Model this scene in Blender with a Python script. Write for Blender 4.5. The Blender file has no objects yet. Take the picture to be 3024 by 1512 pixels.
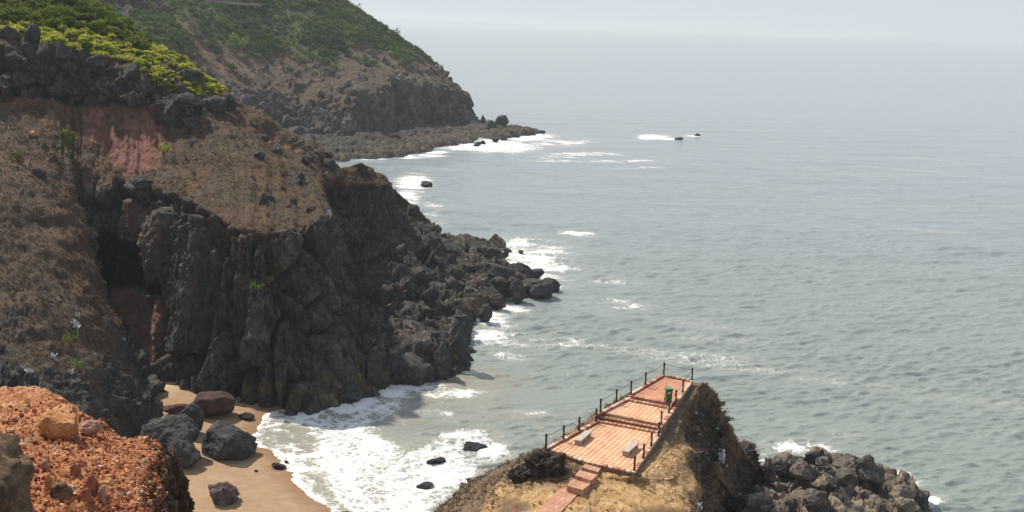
import bpy, bmesh, math
import numpy as np
from mathutils import Vector, Matrix

# ------------------------------------------------------------------ camera, sky, sun, exposure
SC = bpy.context.scene
COL = SC.collection
CAM_H = 55.0
FOC = 3400.0                       # focal length in reference pixels (3024 wide)
PITCH = math.atan((756 - 70) / FOC)
ROLL = math.radians(1.9)
FW = np.array([0, math.cos(PITCH), -math.sin(PITCH)])
_U0 = np.array([0, math.sin(PITCH), math.cos(PITCH)])
_R0 = np.array([1.0, 0, 0])
RT = _R0 * math.cos(ROLL) + _U0 * math.sin(ROLL)
UP = _U0 * math.cos(ROLL) - _R0 * math.sin(ROLL)
cd = bpy.data.cameras.new('camera')
cam = bpy.data.objects.new('camera', cd)
COL.objects.link(cam)
cd.sensor_fit = 'HORIZONTAL'
cd.sensor_width = 36
cd.lens = 36 * FOC / 3024
cd.clip_start = 0.5
cd.clip_end = 120000
m = Matrix.Identity(4)
for i in range(3):
    m[i][0], m[i][1], m[i][2] = RT[i], UP[i], -FW[i]
m[2][3] = CAM_H
cam.matrix_world = m
SC.camera = cam

SUN_EL, SUN_AZ = math.radians(49), math.radians(-48)   # azimuth clockwise from +Y: ahead and to the left
w = bpy.data.worlds.new('World')
SC.world = w
w.use_nodes = True
nt = w.node_tree
bg = nt.nodes['Background']
sky = nt.nodes.new('ShaderNodeTexSky')
sky.sky_type = 'NISHITA'
sky.sun_disc = False
sky.sun_elevation = SUN_EL
sky.sun_rotation = SUN_AZ
sky.altitude = 50
sky.air_density = 1.0
sky.dust_density = 0.7
sky.ozone_density = 2.5
hsv = nt.nodes.new('ShaderNodeHueSaturation')      # milky, hazy sky
hsv.inputs['Saturation'].default_value = 0.4
nt.links.new(sky.outputs[0], hsv.inputs['Color'])
tint = nt.nodes.new('ShaderNodeMix')
tint.data_type, tint.blend_type = 'RGBA', 'MULTIPLY'
tint.inputs[0].default_value = 1.0
tint.inputs[7].default_value = (0.90, 0.97, 1.07, 1)
nt.links.new(hsv.outputs[0], tint.inputs[6])
veil = nt.nodes.new('ShaderNodeMix')                     # an even milky veil instead of a glaring horizon
veil.data_type, veil.blend_type = 'RGBA', 'DARKEN'
veil.inputs[0].default_value = 1.0
veil.inputs[7].default_value = (3.02, 3.20, 3.52, 1)
nt.links.new(tint.outputs[2], veil.inputs[6])
nt.links.new(veil.outputs[2], bg.inputs[0])
bg.inputs[1].default_value = 0.15
sd = bpy.data.lights.new('sun', 'SUN')
sd.energy = 4.1
sd.angle = math.radians(1.5)
sd.color = (1.0, 0.93, 0.82)
so = bpy.data.objects.new('sun', sd)
COL.objects.link(so)
sdir = Vector((math.sin(SUN_AZ) * math.cos(SUN_EL), math.cos(SUN_AZ) * math.cos(SUN_EL), math.sin(SUN_EL)))
so.rotation_euler = sdir.to_track_quat('Z', 'Y').to_euler()
so.location = (-60, 60, 200)
SC.view_settings.view_transform = 'Standard'
SC.view_settings.look = 'None'
SC.view_settings.exposure = 0.55
SC.view_settings.gamma = 1.0
SC.cycles.use_denoising = True
SC.cycles.max_bounces = 6
SC.cycles.volume_bounces = 1

# ------------------------------------------------------------------ projection helpers (plan of the place from measured sight lines)
def ray(x, y):
    return FW + RT * (x - 1512) / FOC - UP * (y - 756) / FOC
CAMP = np.array([0, 0, CAM_H])
def P(x, y, Y):
    d = ray(x, y)
    return CAMP + d * (Y / d[1])
def Z(x, y, z):
    d = ray(x, y)
    return CAMP + d * ((z - CAM_H) / d[2])
def proj(q):
    q = np.asarray(q) - CAMP
    c = np.maximum(q @ FW, 1e-3)
    return 1512 + FOC * (q @ RT) / c, 756 - FOC * (q @ UP) / c

# ------------------------------------------------------------------ noise
def _hash(ix, iy, iz, s):
    x = (ix * 0x8da6b343 + iy * 0xd8163841 + iz * 0xcb1ab31f + s * 0x9e3779b1) & 0xffffffff
    x ^= x >> 13
    x = (x * 0x5bd1e995) & 0xffffffff
    x ^= x >> 15
    x = (x * 0x2c1b3c6d) & 0xffffffff
    x ^= x >> 12
    return x
def perlin(Q, s=0):
    f = np.floor(Q)
    i = f.astype(np.int64)
    d = Q - f
    u = d * d * d * (d * (d * 6 - 15) + 10)
    r = 0
    for a in (0, 1):
        for b in (0, 1):
            for c in (0, 1):
                h = _hash(i[..., 0] + a, i[..., 1] + b, i[..., 2] + c, s)
                g = ((h & 1023) / 511.5 - 1) * (d[..., 0] - a) + (((h >> 10) & 1023) / 511.5 - 1) * (d[..., 1] - b) + (((h >> 20) & 1023) / 511.5 - 1) * (d[..., 2] - c)
                wx = u[..., 0] if a else 1 - u[..., 0]
                wy = u[..., 1] if b else 1 - u[..., 1]
                wz = u[..., 2] if c else 1 - u[..., 2]
                r = r + g * wx * wy * wz
    return r
def fbm(Q, o=4, s=0, gain=0.5):
    r, a, t = 0, 1.0, 0.0
    for k in range(o):
        r = r + a * perlin(Q * (2.03 ** k) + 17.3 * k, s + k)
        a *= gain
    return r
def worley(Q, s=0):
    f = np.floor(Q).astype(np.int64)
    sh = Q.shape[:-1]
    tl = np.zeros(sh)
    f1 = np.full(sh, 9.0)
    f2 = np.full(sh, 9.0)
    idd = np.zeros(sh)
    for a in (-1, 0, 1):
        for b in (-1, 0, 1):
            for c in (-1, 0, 1):
                jx, jy, jz = f[..., 0] + a, f[..., 1] + b, f[..., 2] + c
                h = _hash(jx, jy, jz, s)
                dx = jx + (h & 1023) / 1023 - Q[..., 0]
                dy = jy + ((h >> 10) & 1023) / 1023 - Q[..., 1]
                dz = jz + ((h >> 20) & 1023) / 1023 - Q[..., 2]
                d = dx * dx + dy * dy + dz * dz
                n = d < f1
                f2 = np.where(n, f1, np.minimum(f2, d))
                idd = np.where(n, _hash(jx, jy, jz, s + 77) / 4294967295.0, idd)
                f1 = np.where(n, d, f1)
                h2 = _hash(jx, jy, jz, s + 191)
                tl = np.where(n, dx * ((h2 & 1023) / 511.5 - 1) + dy * (((h2 >> 10) & 1023) / 511.5 - 1) + dz * (((h2 >> 20) & 1023) / 511.5 - 1), tl)
    return np.sqrt(f1), np.sqrt(f2), idd, tl
def sstep(a, b, x):
    t = np.clip((x - a) / (b - a), 0, 1)
    return t * t * (3 - 2 * t)
def blocks(Q, sc, s, warp=0.35, edge=0.16, tilt=1.1):
    q = Q / np.array(sc)
    wv = np.stack([fbm(q * 1.1, 3, s + 31), fbm(q * 1.1, 3, s + 41), fbm(q * 1.1, 3, s + 51)], -1)
    f1, f2, i, tl = worley(q + wv * warp, s)
    # crevice, cell height with a tilted facet, distance
    return sstep(0, edge, f2 - f1), i + tilt * tl, f1
def psd(px, py, poly):
    """signed distance to a polygon (positive inside)"""
    poly = np.asarray(poly, float)
    d = np.full(px.shape, 1e18)
    ins = np.zeros(px.shape, bool)
    n = len(poly)
    for k in range(n):
        a, b = poly[k], poly[(k + 1) % n]
        e = b - a
        wx, wy = px - a[0], py - a[1]
        t = np.clip((wx * e[0] + wy * e[1]) / max(e @ e, 1e-9), 0, 1)
        d = np.minimum(d, (wx - e[0] * t) ** 2 + (wy - e[1] * t) ** 2)
        c = ((a[1] <= py) & (b[1] > py)) | ((b[1] <= py) & (a[1] > py))
        if abs(e[1]) > 1e-9:
            ins ^= c & (px < a[0] + (py - a[1]) * e[0] / e[1])
    d = np.sqrt(d)
    return np.where(ins, d, -d)
def blob(px, py, L):
    r = np.zeros(px.shape)
    for x, y, rx, ry in L:
        r = np.maximum(r, 1 - ((px - x) / rx) ** 2 - ((py - y) / ry) ** 2)
    return r                       # >0 inside

# ------------------------------------------------------------------ mesh helpers
def mesh_np(name, V, Fc, mat=None, attrs=None, smooth=True, parent=None, loc=None):
    V = np.ascontiguousarray(V, np.float64)
    if loc is not None:
        V = V - np.asarray(loc)
    me = bpy.data.meshes.new(name)
    k = Fc.shape[1]
    me.vertices.add(len(V))
    me.vertices.foreach_set('co', V.astype(np.float32).ravel())
    me.loops.add(Fc.size)
    me.loops.foreach_set('vertex_index', Fc.astype(np.int32).ravel())
    me.polygons.add(len(Fc))
    me.polygons.foreach_set('loop_start', np.arange(0, Fc.size, k, dtype=np.int32))
    me.polygons.foreach_set('use_smooth', np.full(len(Fc), smooth))
    for an, av in (attrs or {}).items():
        at = me.attributes.new(an, 'FLOAT', 'POINT')
        at.data.foreach_set('value', np.asarray(av, np.float32).ravel())
    me.update(calc_edges=True)
    if mat: me.materials.append(mat)
    o = bpy.data.objects.new(name, me)
    COL.objects.link(o)
    if loc is not None: o.location = loc
    if parent: o.parent = parent
    return o
def grid_faces(nv, nu):
    i = np.arange(nv - 1)[:, None] * nu + np.arange(nu - 1)[None]
    return np.stack([i, i + 1, i + nu + 1, i + nu], -1).reshape(-1, 4)
def tag(o, label=None, cat=None, group=None, kind=None):
    if label: o['label'] = label
    if cat: o['category'] = cat
    if group: o['group'] = group
    if kind: o['kind'] = kind
    return o
def empty(name, loc):
    o = bpy.data.objects.new(name, None)
    o.empty_display_size = 0.3
    COL.objects.link(o)
    o.location = loc
    return o
def pchip(C, t):
    """monotone cubic through control points C[n,...] at parameters t in [0,n-1]"""
    n = len(C)
    d = C[1:] - C[:-1]
    mm = np.zeros_like(C)
    a, b = d[:-1], d[1:]
    s = np.where(a * b > 0, 2 * a * b / np.where(np.abs(a + b) < 1e-9, 1, a + b), 0)
    mm[1:-1] = 0.55 * s + 0.45 * np.where(a * b > 0, 0.5 * (a + b), 0.25 * (a + b))
    mm[0], mm[-1] = d[0], d[-1]
    i = np.clip(np.floor(t).astype(int), 0, n - 2)
    u = (t - i).reshape((-1,) + (1,) * (C.ndim - 1))
    return (2 * u**3 - 3 * u**2 + 1) * C[i] + (u**3 - 2 * u**2 + u) * mm[i] + (-2 * u**3 + 3 * u**2) * C[i + 1] + (u**3 - u**2) * mm[i + 1]
def params(C, total):
    L = np.median(np.linalg.norm(C[1:] - C[:-1], axis=-1), axis=1)
    cnt = np.maximum(4, (L / L.sum() * total).astype(int))
    return np.concatenate([k + np.arange(c) / c for k, c in enumerate(cnt)] + [[len(C) - 1.0]])
def net(C, nv, nu):
    """C[rows,cols,3] -> dense surface V[nv,nu,3], row parameter, column parameter"""
    C = np.asarray(C, float)
    tr, tc = params(C, nv), params(C.transpose(1, 0, 2), nu)
    A = pchip(C, tr)
    B = pchip(A.transpose(1, 0, 2), tc).transpose(1, 0, 2)
    R, K = np.meshgrid(tr, tc, indexing='ij')
    return B, R, K
def normals(V):
    du = np.gradient(V, axis=1)
    dv = np.gradient(V, axis=0)
    n = np.cross(du, dv)
    n /= np.maximum(np.linalg.norm(n, axis=-1, keepdims=True), 1e-9)
    return n
def facing(V):
    n = normals(V)
    if np.mean(np.sum(n * (CAMP - V), -1) > 0) < 0.5: n = -n
    return n
def blurn(n, it=6):
    for _ in range(it):
        n = (n + np.roll(n, 1, 0) + np.roll(n, -1, 0) + np.roll(n, 1, 1) + np.roll(n, -1, 1)) / 5
    return n / np.maximum(np.linalg.norm(n, axis=-1, keepdims=True), 1e-9)
class Surf:
    """lookup of the visible point of a surface along a sight line"""
    def __init__(s, V):
        s.V = V.reshape(-1, 3)
        s.x, s.y = proj(s.V)
        s.d = (s.V - CAMP) @ FW
    def at(s, x, y, r=7):
        q = (s.x - x) ** 2 + (s.y - y) ** 2
        for k in (1, 2, 4, 10):
            ok = np.where(q < (r * k) ** 2)[0]
            if len(ok): break
        if not len(ok): ok = np.array([np.argmin(q)])
        return s.V[ok[np.argmin(s.d[ok] + 0.05 * np.sqrt(q[ok]))]]

# ------------------------------------------------------------------ materials
def newmat(name, rough=0.9):
    mt = bpy.data.materials.new(name)
    mt.use_nodes = True
    b = mt.node_tree.nodes['Principled BSDF']
    b.inputs['Roughness'].default_value = rough
    b.inputs['Specular IOR Level'].default_value = 0.25
    return mt, mt.node_tree, b
def nd(nt, typ, **kw):
    n = nt.nodes.new('ShaderNode' + typ)
    for k, v in kw.items():
        if k in n.inputs.keys(): n.inputs[k].default_value = v
        else: setattr(n, k, v)
    return n
def tex_noise(nt, scale, detail=5, rough=0.6, stretch=None, coord='Object'):
    tc = nd(nt, 'TexCoord')
    mp = nd(nt, 'Mapping')
    if stretch: mp.inputs['Scale'].default_value = stretch
    nt.links.new(tc.outputs[coord], mp.inputs[0])
    n = nd(nt, 'TexNoise', Scale=scale, Detail=detail, Roughness=rough)
    nt.links.new(mp.outputs[0], n.inputs['Vector'])
    return n.outputs['Fac']
def ramp(nt, fac, stops):
    r = nd(nt, 'ValToRGB')
    e = r.color_ramp.elements
    while len(e) < len(stops): e.new(0.5)
    for k, (p, c) in enumerate(stops):
        e[k].position = p
        e[k].color = (*c, 1)
    nt.links.new(fac, r.inputs[0])
    return r.outputs[0]
def mixc(nt, fac, a, b, mode='MIX'):
    x = nd(nt, 'Mix', data_type='RGBA', blend_type=mode)
    for s, v in ((0, fac), (6, a), (7, b)):
        if isinstance(v, (int, float)): x.inputs[s].default_value = v
        elif isinstance(v, tuple): x.inputs[s].default_value = (*v, 1)
        else: nt.links.new(v, x.inputs[s])
    return x.outputs[2]
def attr(nt, name):
    return nd(nt, 'Attribute', attribute_name=name).outputs['Fac']
def math_(nt, op, a, b=0.0, c=None, clamp=False):
    n = nd(nt, 'Math', operation=op, use_clamp=clamp)
    for k, v in enumerate((a, b) if c is None else (a, b, c)):
        if isinstance(v, (int, float)): n.inputs[k].default_value = v
        else: nt.links.new(v, n.inputs[k])
    return n.outputs[0]
def bump(nt, b, h, strength, dist):
    bp = nd(nt, 'Bump', Strength=strength, Distance=dist)
    nt.links.new(h, bp.inputs['Height'])
    nt.links.new(bp.outputs[0], b.inputs['Normal'])
BASALT = [(0.32, (0.034, 0.033, 0.032)), (0.46, (0.088, 0.085, 0.080)), (0.58, (0.142, 0.133, 0.120)), (0.70, (0.24, 0.215, 0.185))]
DRY = [(0.28, (0.045, 0.031, 0.021)), (0.5, (0.105, 0.070, 0.045)), (0.72, (0.19, 0.13, 0.085))]
RED = [(0.3, (0.13, 0.055, 0.040)), (0.5, (0.25, 0.110, 0.078)), (0.72, (0.38, 0.20, 0.15))]
OCHRE = [(0.3, (0.075, 0.040, 0.022)), (0.5, (0.15, 0.082, 0.045)), (0.75, (0.24, 0.145, 0.082))]
TAN = [(0.3, (0.31, 0.165, 0.072)), (0.5, (0.52, 0.32, 0.145)), (0.72, (0.70, 0.50, 0.27))]
PALE = [(0.3, (0.22, 0.19, 0.15)), (0.7, (0.42, 0.37, 0.30))]
MOSS = [(0.3, (0.035, 0.055, 0.018)), (0.7, (0.10, 0.13, 0.045))]
LICHEN = [(0.3, (0.10, 0.075, 0.035)), (0.7, (0.26, 0.19, 0.095))]
def terrain_mat(name, base, layers, scale=1.0, bumps=0.6, stretch=None, bdist=0.25, rough=0.92, blk=False):
    mt, nt, b = newmat(name, rough)
    n1 = tex_noise(nt, 0.9 * scale, 8, 0.72, stretch)
    col = ramp(nt, n1, base)
    if blk:
        col = mixc(nt, 1.0, col, ramp(nt, attr(nt, 'blk'), [(0.0, (0.45, 0.45, 0.45)), (0.5, (0.88, 0.86, 0.83)), (1.0, (1.50, 1.44, 1.34))]), 'MULTIPLY')
    for k, (an, st, sc, strt) in enumerate(layers):
        n = tex_noise(nt, sc, 7, 0.72, strt)
        col = mixc(nt, attr(nt, an), col, ramp(nt, n, st))
    nt.links.new(col, b.inputs['Base Color'])
    nb = tex_noise(nt, 2.2 * scale, 9, 0.75, stretch)
    # fracture lines in bare rock
    tc = nd(nt, 'TexCoord')
    wn_ = nd(nt, 'TexNoise', Scale=1.3 * scale, Detail=5.0, Roughness=0.65)
    nt.links.new(tc.outputs['Object'], wn_.inputs['Vector'])
    va = nd(nt, 'VectorMath', operation='MULTIPLY_ADD')
    nt.links.new(wn_.outputs['Color'], va.inputs[0])
    va.inputs[1].default_value = (1.1 / scale,) * 3
    nt.links.new(tc.outputs['Object'], va.inputs[2])
    hs = []
    for sc_ in (0.75, 2.1):
        vo = nd(nt, 'TexVoronoi', feature='DISTANCE_TO_EDGE', Scale=sc_ * scale)
        nt.links.new(va.outputs[0], vo.inputs['Vector'])
        mr = nd(nt, 'MapRange', interpolation_type='SMOOTHSTEP')
        mr.inputs[2].default_value = 0.10
        nt.links.new(vo.outputs['Distance'], mr.inputs[0])
        hs.append(mr.outputs[0])
    cr = math_(nt, 'ADD', math_(nt, 'MULTIPLY', hs[0], 0.5), math_(nt, 'MULTIPLY', hs[1], 0.28))
    if layers and layers[0][0] == 'grass':
        cr = math_(nt, 'MULTIPLY', cr, math_(nt, 'SUBTRACT', 1.0, attr(nt, 'grass'), clamp=True))
    bump(nt, b, math_(nt, 'ADD', math_(nt, 'MULTIPLY', nb, 1.5), cr), bumps, bdist)
    return mt
MAT_MID = terrain_mat('hill_mat', BASALT, [('grass', DRY, 1.3, (1.0, 1.0, 0.35)), ('ochre', OCHRE, 0.8, (1, 1, 0.4)), ('red', RED, 0.5, None), ('pale', PALE, 3.0, None), ('moss', MOSS, 2.0, None), ('lichen', LICHEN, 1.5, None)], 1.3, 1.0, (1.15, 1.15, 0.4), 0.5, blk=True)
MAT_FAR = terrain_mat('headland_mat', BASALT, [('grass', DRY, 0.35, None), ('red', RED, 0.3, None), ('moss', MOSS, 0.4, None), ('pale', PALE, 1.0, None)], 0.3, 0.9, None, 1.3, blk=True)
MAT_PROM = terrain_mat('promontory_mat', BASALT, [('grass', [(0.28, (0.075, 0.050, 0.032)), (0.5, (0.165, 0.112, 0.070)), (0.72, (0.28, 0.20, 0.13))], 1.7, None), ('tan', TAN, 0.9, None), ('red', OCHRE, 0.7, None), ('pale', PALE, 3.0, None)], 1.1, 0.8, None, 0.3, blk=True)
MAT_SHELF = terrain_mat('shelf_mat', [(0.30, (0.030, 0.029, 0.028)), (0.46, (0.075, 0.071, 0.066)), (0.58, (0.12, 0.112, 0.10)), (0.70, (0.20, 0.182, 0.158))], [('lichen', LICHEN, 1.5, None), ('pale', PALE, 2.0, None), ('red', RED, 0.6, None)], 0.8, 0.95, None, 0.5, blk=True)
MAT_WARMROCK = terrain_mat('weathered_rock_mat', [(0.28, (0.058, 0.048, 0.041)), (0.47, (0.150, 0.125, 0.103)), (0.68, (0.31, 0.255, 0.205))], [('pale', [(0.3, (0.24, 0.18, 0.125)), (0.7, (0.40, 0.31, 0.22))], 1.2, None)], 1.0, 0.75, None, 0.25, blk=True)
MAT_LEDGE = terrain_mat('red_ledge_mat', [(0.3, (0.16, 0.055, 0.030)), (0.5, (0.40, 0.150, 0.064)), (0.7, (0.60, 0.31, 0.145))], [('dark', [(0.3, (0.035, 0.022, 0.016)), (0.55, (0.11, 0.062, 0.036)), (0.75, (0.28, 0.17, 0.09))], 5.0, None), ('orange', [(0.3, (0.40, 0.18, 0.08)), (0.7, (0.60, 0.34, 0.17))], 4.0, None)], 5.0, 0.7, None, 0.05)
def rock_mat(name, stops, scale=1.2, bs=0.9, bd=0.22):
    return terrain_mat(name, stops, [], scale, bs, None, bd)
M_BASALT = rock_mat('basalt_boulder_mat', [(0.28, (0.026, 0.026, 0.026)), (0.48, (0.062, 0.059, 0.056)), (0.66, (0.13, 0.118, 0.104))])
M_STREAK = terrain_mat('streaked_rock_mat', [(0.3, (0.018, 0.014, 0.012)), (0.5, (0.055, 0.042, 0.034)), (0.62, (0.11, 0.085, 0.066)), (0.68, (0.55, 0.52, 0.47))], [], 1.6, 0.9, (1, 1, 0.45), 0.2)
M_GREY = rock_mat('grey_boulder_mat', [(0.28, (0.028, 0.029, 0.029)), (0.5, (0.066, 0.067, 0.066)), (0.72, (0.15, 0.145, 0.13))])
M_REDROCK = rock_mat('red_boulder_mat', [(0.28, (0.035, 0.018, 0.015)), (0.5, (0.080, 0.042, 0.035)), (0.74, (0.15, 0.09, 0.072))], 0.8)
M_PURPLE = rock_mat('purple_rock_mat', [(0.3, (0.06, 0.035, 0.033)), (0.5, (0.16, 0.105, 0.098)), (0.7, (0.36, 0.29, 0.26))], 2.0)
M_WET = rock_mat('wet_rock_mat', [(0.28, (0.008, 0.008, 0.009)), (0.5, (0.018, 0.018, 0.019)), (0.74, (0.04, 0.038, 0.036))])
M_WET.node_tree.nodes['Principled BSDF'].inputs['Roughness'].default_value = 0.35
M_WARM = rock_mat('brown_boulder_mat', [(0.28, (0.058, 0.048, 0.041)), (0.47, (0.150, 0.125, 0.103)), (0.68, (0.31, 0.255, 0.205))])
M_PALEROCK = rock_mat('pale_boulder_mat', [(0.28, (0.12, 0.09, 0.065)), (0.5, (0.28, 0.22, 0.165)), (0.72, (0.42, 0.35, 0.27))])
M_ORANGE = rock_mat('orange_rock_mat', [(0.28, (0.26, 0.10, 0.035)), (0.5, (0.46, 0.215, 0.085)), (0.72, (0.62, 0.36, 0.17))], 4.0, 0.7, 0.04)
M_LATERITE = rock_mat('laterite_boulder_mat', [(0.28, (0.06, 0.036, 0.024)), (0.46, (0.15, 0.095, 0.058)), (0.60, (0.30, 0.20, 0.115)), (0.74, (0.34, 0.14, 0.07))], 5.0, 0.9, 0.06)
def plain(name, col, rough=0.7, var=0.25, scale=6.0, metallic=0.0):
    mt, nt, b = newmat(name, rough)
    n = tex_noise(nt, scale, 5, 0.6)
    lo = tuple(c * (1 - var) for c in col)
    hi = tuple(min(1, c * (1 + var)) for c in col)
    nt.links.new(ramp(nt, n, [(0.3, lo), (0.7, hi)]), b.inputs['Base Color'])
    b.inputs['Metallic'].default_value = metallic
    return mt
def leaf_mat(name, stops, trans=0.4):
    mt = bpy.data.materials.new(name)
    mt.use_nodes = True
    nt = mt.node_tree
    nt.nodes.clear()
    out = nd(nt, 'OutputMaterial')
    c = ramp(nt, attr(nt, 'tone'), stops)
    d = nd(nt, 'BsdfDiffuse')
    t = nd(nt, 'BsdfTranslucent')
    mx = nd(nt, 'MixShader')
    mx.inputs[0].default_value = trans
    nt.links.new(c, d.inputs[0])
    nt.links.new(c, t.inputs[0])
    nt.links.new(d.outputs[0], mx.inputs[1])
    nt.links.new(t.outputs[0], mx.inputs[2])
    nt.links.new(mx.outputs[0], out.inputs[0])
    return mt
LEAF_BRIGHT = leaf_mat('bright_leaf_mat', [(0.0, (0.07, 0.09, 0.012)), (0.45, (0.26, 0.31, 0.03)), (0.8, (0.48, 0.50, 0.06)), (1.0, (0.46, 0.38, 0.14))], 0.5)
LEAF_MID = leaf_mat('green_leaf_mat', [(0.0, (0.025, 0.045, 0.010)), (0.5, (0.075, 0.115, 0.020)), (1.0, (0.18, 0.21, 0.04))], 0.4)
LEAF_DARK = leaf_mat('dark_leaf_mat', [(0.0, (0.022, 0.046, 0.016)), (0.5, (0.065, 0.118, 0.034)), (0.85, (0.15, 0.20, 0.055)), (1.0, (0.20, 0.165, 0.08))], 0.35)
LEAF_FRESH = leaf_mat('fresh_leaf_mat', [(0.0, (0.05, 0.10, 0.02)), (0.5, (0.11, 0.19, 0.035)), (1.0, (0.24, 0.32, 0.06))], 0.4)
GRASS_MAT = leaf_mat('dry_grass_mat', [(0.0, (0.055, 0.037, 0.024)), (0.5, (0.135, 0.093, 0.058)), (1.0, (0.30, 0.225, 0.145))], 0.3)
TANGRASS_MAT = leaf_mat('tan_grass_mat', [(0.0, (0.22, 0.12, 0.05)), (0.5, (0.40, 0.25, 0.115)), (1.0, (0.60, 0.43, 0.22))], 0.3)

rg = np.random.default_rng(11)
# ------------------------------------------------------------------ scatter builders
def leaves(name, cen, size, mat, per=1, spread=None, tone=None, parent=None, up=0.35, **kw):
    """leaf shaped quads at centres cen[n,3]"""
    n = len(cen)
    nrm = rg.normal(size=(n, 3))
    nrm[:, 2] = np.abs(nrm[:, 2]) + up
    nrm /= np.linalg.norm(nrm, axis=1, keepdims=True)
    a = np.cross(nrm, rg.normal(size=(n, 3)))
    a /= np.linalg.norm(a, axis=1, keepdims=True)
    b = np.cross(nrm, a)
    s = (size * rg.uniform(0.6, 1.4, n))[:, None] if np.isscalar(size) else (size * rg.uniform(0.6, 1.4, n))[:, None]
    V = np.stack([cen - a * s, cen - b * s * 0.5 + nrm * s * 0.15, cen + a * s, cen + b * s * 0.5 + nrm * s * 0.15], 1).reshape(-1, 3)
    Fc = np.arange(4 * n).reshape(-1, 4)
    tn = np.repeat(np.clip(tone if tone is not None else rg.uniform(0, 1, n), 0, 1), 4)
    return mesh_np(name, V, Fc, mat, {'tone': tn}, False, parent, **kw)
def tufts(name, base, hgt, mat, per=6, wid=0.05, tone=None, nrm=None, lean=0.5):
    n = len(base)
    B = np.repeat(base, per, 0) + rg.normal(size=(n * per, 3)) * np.array([0.13, 0.13, 0.02]) * np.mean(hgt) / 0.5
    H = np.repeat(hgt, per) * rg.uniform(0.5, 1.2, n * per)
    d = rg.normal(size=(n * per, 3)) * lean
    d[:, 2] = 1
    if nrm is not None: d += np.repeat(nrm, per, 0) * 0.5
    d /= np.linalg.norm(d, axis=1, keepdims=True)
    s = np.cross(d, rg.normal(size=(n * per, 3)))
    s /= np.linalg.norm(s, axis=1, keepdims=True)
    T = B + d * H[:, None]
    Md = B + d * H[:, None] * 0.5
    T[:, 2] -= H * rg.uniform(0, 0.3, n * per)
    V = np.stack([B - s * wid, B + s * wid, Md + s * wid * 0.7, T], 1).reshape(-1, 3)
    tn = np.repeat(np.repeat(tone if tone is not None else rg.uniform(0, 1, n), per) + rg.normal(size=n * per) * 0.12, 4)
    return mesh_np(name, V, np.arange(4 * n * per).reshape(-1, 4), mat, {'tone': np.clip(tn, 0, 1)}, False)
def pick(V, wgt, n, jitter=True):
    """random points on a grid surface weighted by wgt"""
    a = np.linalg.norm(np.cross(np.gradient(V, axis=1), np.gradient(V, axis=0)), axis=-1) * np.clip(wgt, 0, None)
    p = a.ravel() / a.sum()
    i = rg.choice(p.size, n, p=p)
    return i
def spread(V, i):
    """points strewn over the grid cells beside vertices i"""
    nv, nu = V.shape[:2]
    r, c = np.minimum(i // nu, nv - 2), np.minimum(i % nu, nu - 2)
    a, b = rg.random((len(i), 1)), rg.random((len(i), 1))
    return V[r, c] + a * (V[r, c + 1] - V[r, c]) + b * (V[r + 1, c] - V[r, c])
def shrub_points(c, r, n, flat=0.75, seed=0):
    """leaf centres on the upper shell of a lumpy bush"""
    d = rg.normal(size=(n, 3))
    d[:, 2] = np.abs(d[:, 2]) * 0.9 - 0.15
    d /= np.linalg.norm(d, axis=1, keepdims=True)
    lump = 0.78 + 0.45 * fbm(d * 1.7 + np.asarray(c) * 0.37, 3, 5)
    rad = r * lump * rg.uniform(0.55, 1.05, n) ** 0.5
    q = d * rad[:, None]
    q[:, 2] *= flat
    return q + c, rad / r
_ico = {}
def ico(k):
    if k not in _ico:
        bm = bmesh.new()
        bmesh.ops.create_icosphere(bm, subdivisions=k, radius=1)
        _ico[k] = (np.array([v.co[:] for v in bm.verts]), np.array([[v.index for v in f.verts] for f in bm.faces]))
        bm.free()
    return _ico[k]
def rock_shape(seed, dims, sub=4, facets=16, rough=0.07, crack=0.0):
    r_ = np.random.default_rng(seed)
    D, Fc = ico(sub)
    nrm = r_.normal(size=(facets, 3))
    nrm /= np.linalg.norm(nrm, axis=1, keepdims=True)
    off = r_.uniform(0.62, 1.0, facets)
    dt = D @ nrm.T
    rr = np.where(dt > 0.2, off / np.maximum(dt, 0.2), 9)
    rr = -np.log(np.sum(np.exp(-34 * np.minimum(rr, 1.6)), 1) + math.exp(-34 * 1.22)) / 34
    rr = rr * (1 + rough * fbm(D * 2.1 + seed, 5, seed) * 1.6)
    if crack > 0:
        cr, i, _ = blocks(D * 1.5 + seed * 3.1, (1, 1, 1), seed, 0.35, 0.07)
        rr *= 1 - crack * (1 - cr) + crack * 0.8 * (i - 0.5)
    return D * rr[:, None] * np.array(dims) / 2, Fc
def boulder(name, label, cat, box, mat, base=None, surf=None, seed=1, group=None, sub=4, depth=0.9, rot=None, crack=0.05, rough=0.07, sink=0.12, facets=16, hx=1.0):
    """a rock that stands where the sight line through its foot meets height base or a surface"""
    x0, x1, yt, yb = box
    xc = (x0 + x1) / 2
    if surf is not None: q = surf.at(xc, yb - (yb - yt) * 0.12)
    else: q = Z(xc, yb, base)
    D = (q - CAMP) @ FW
    wd = (x1 - x0) * D / FOC
    el = math.atan2(CAM_H - q[2], q[1])
    dp = wd * depth
    ht = max((yb - yt) * D / FOC / math.cos(el) - dp * math.tan(el) * 0.35, 0.35 * wd, 0.2) * hx
    V, Fc = rock_shape(seed, (wd * 1.08, dp, ht * (1.15 + 2 * sink)), sub, facets, rough, crack)
    a = (rot if rot is not None else (seed * 37 % 30 - 15)) * math.pi / 180
    c, s = math.cos(a), math.sin(a)
    V = V @ np.array([[c, s, 0], [-s, c, 0], [0, 0, 1]])
    V[:, 2] += ht * (0.5 - sink * 0.5)
    g = q + np.array([0, 0.30 * dp, 0])
    o = mesh_np(name, V, Fc, mat, None, True)
    o.location = g
    return tag(o, label, cat, group)

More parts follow.
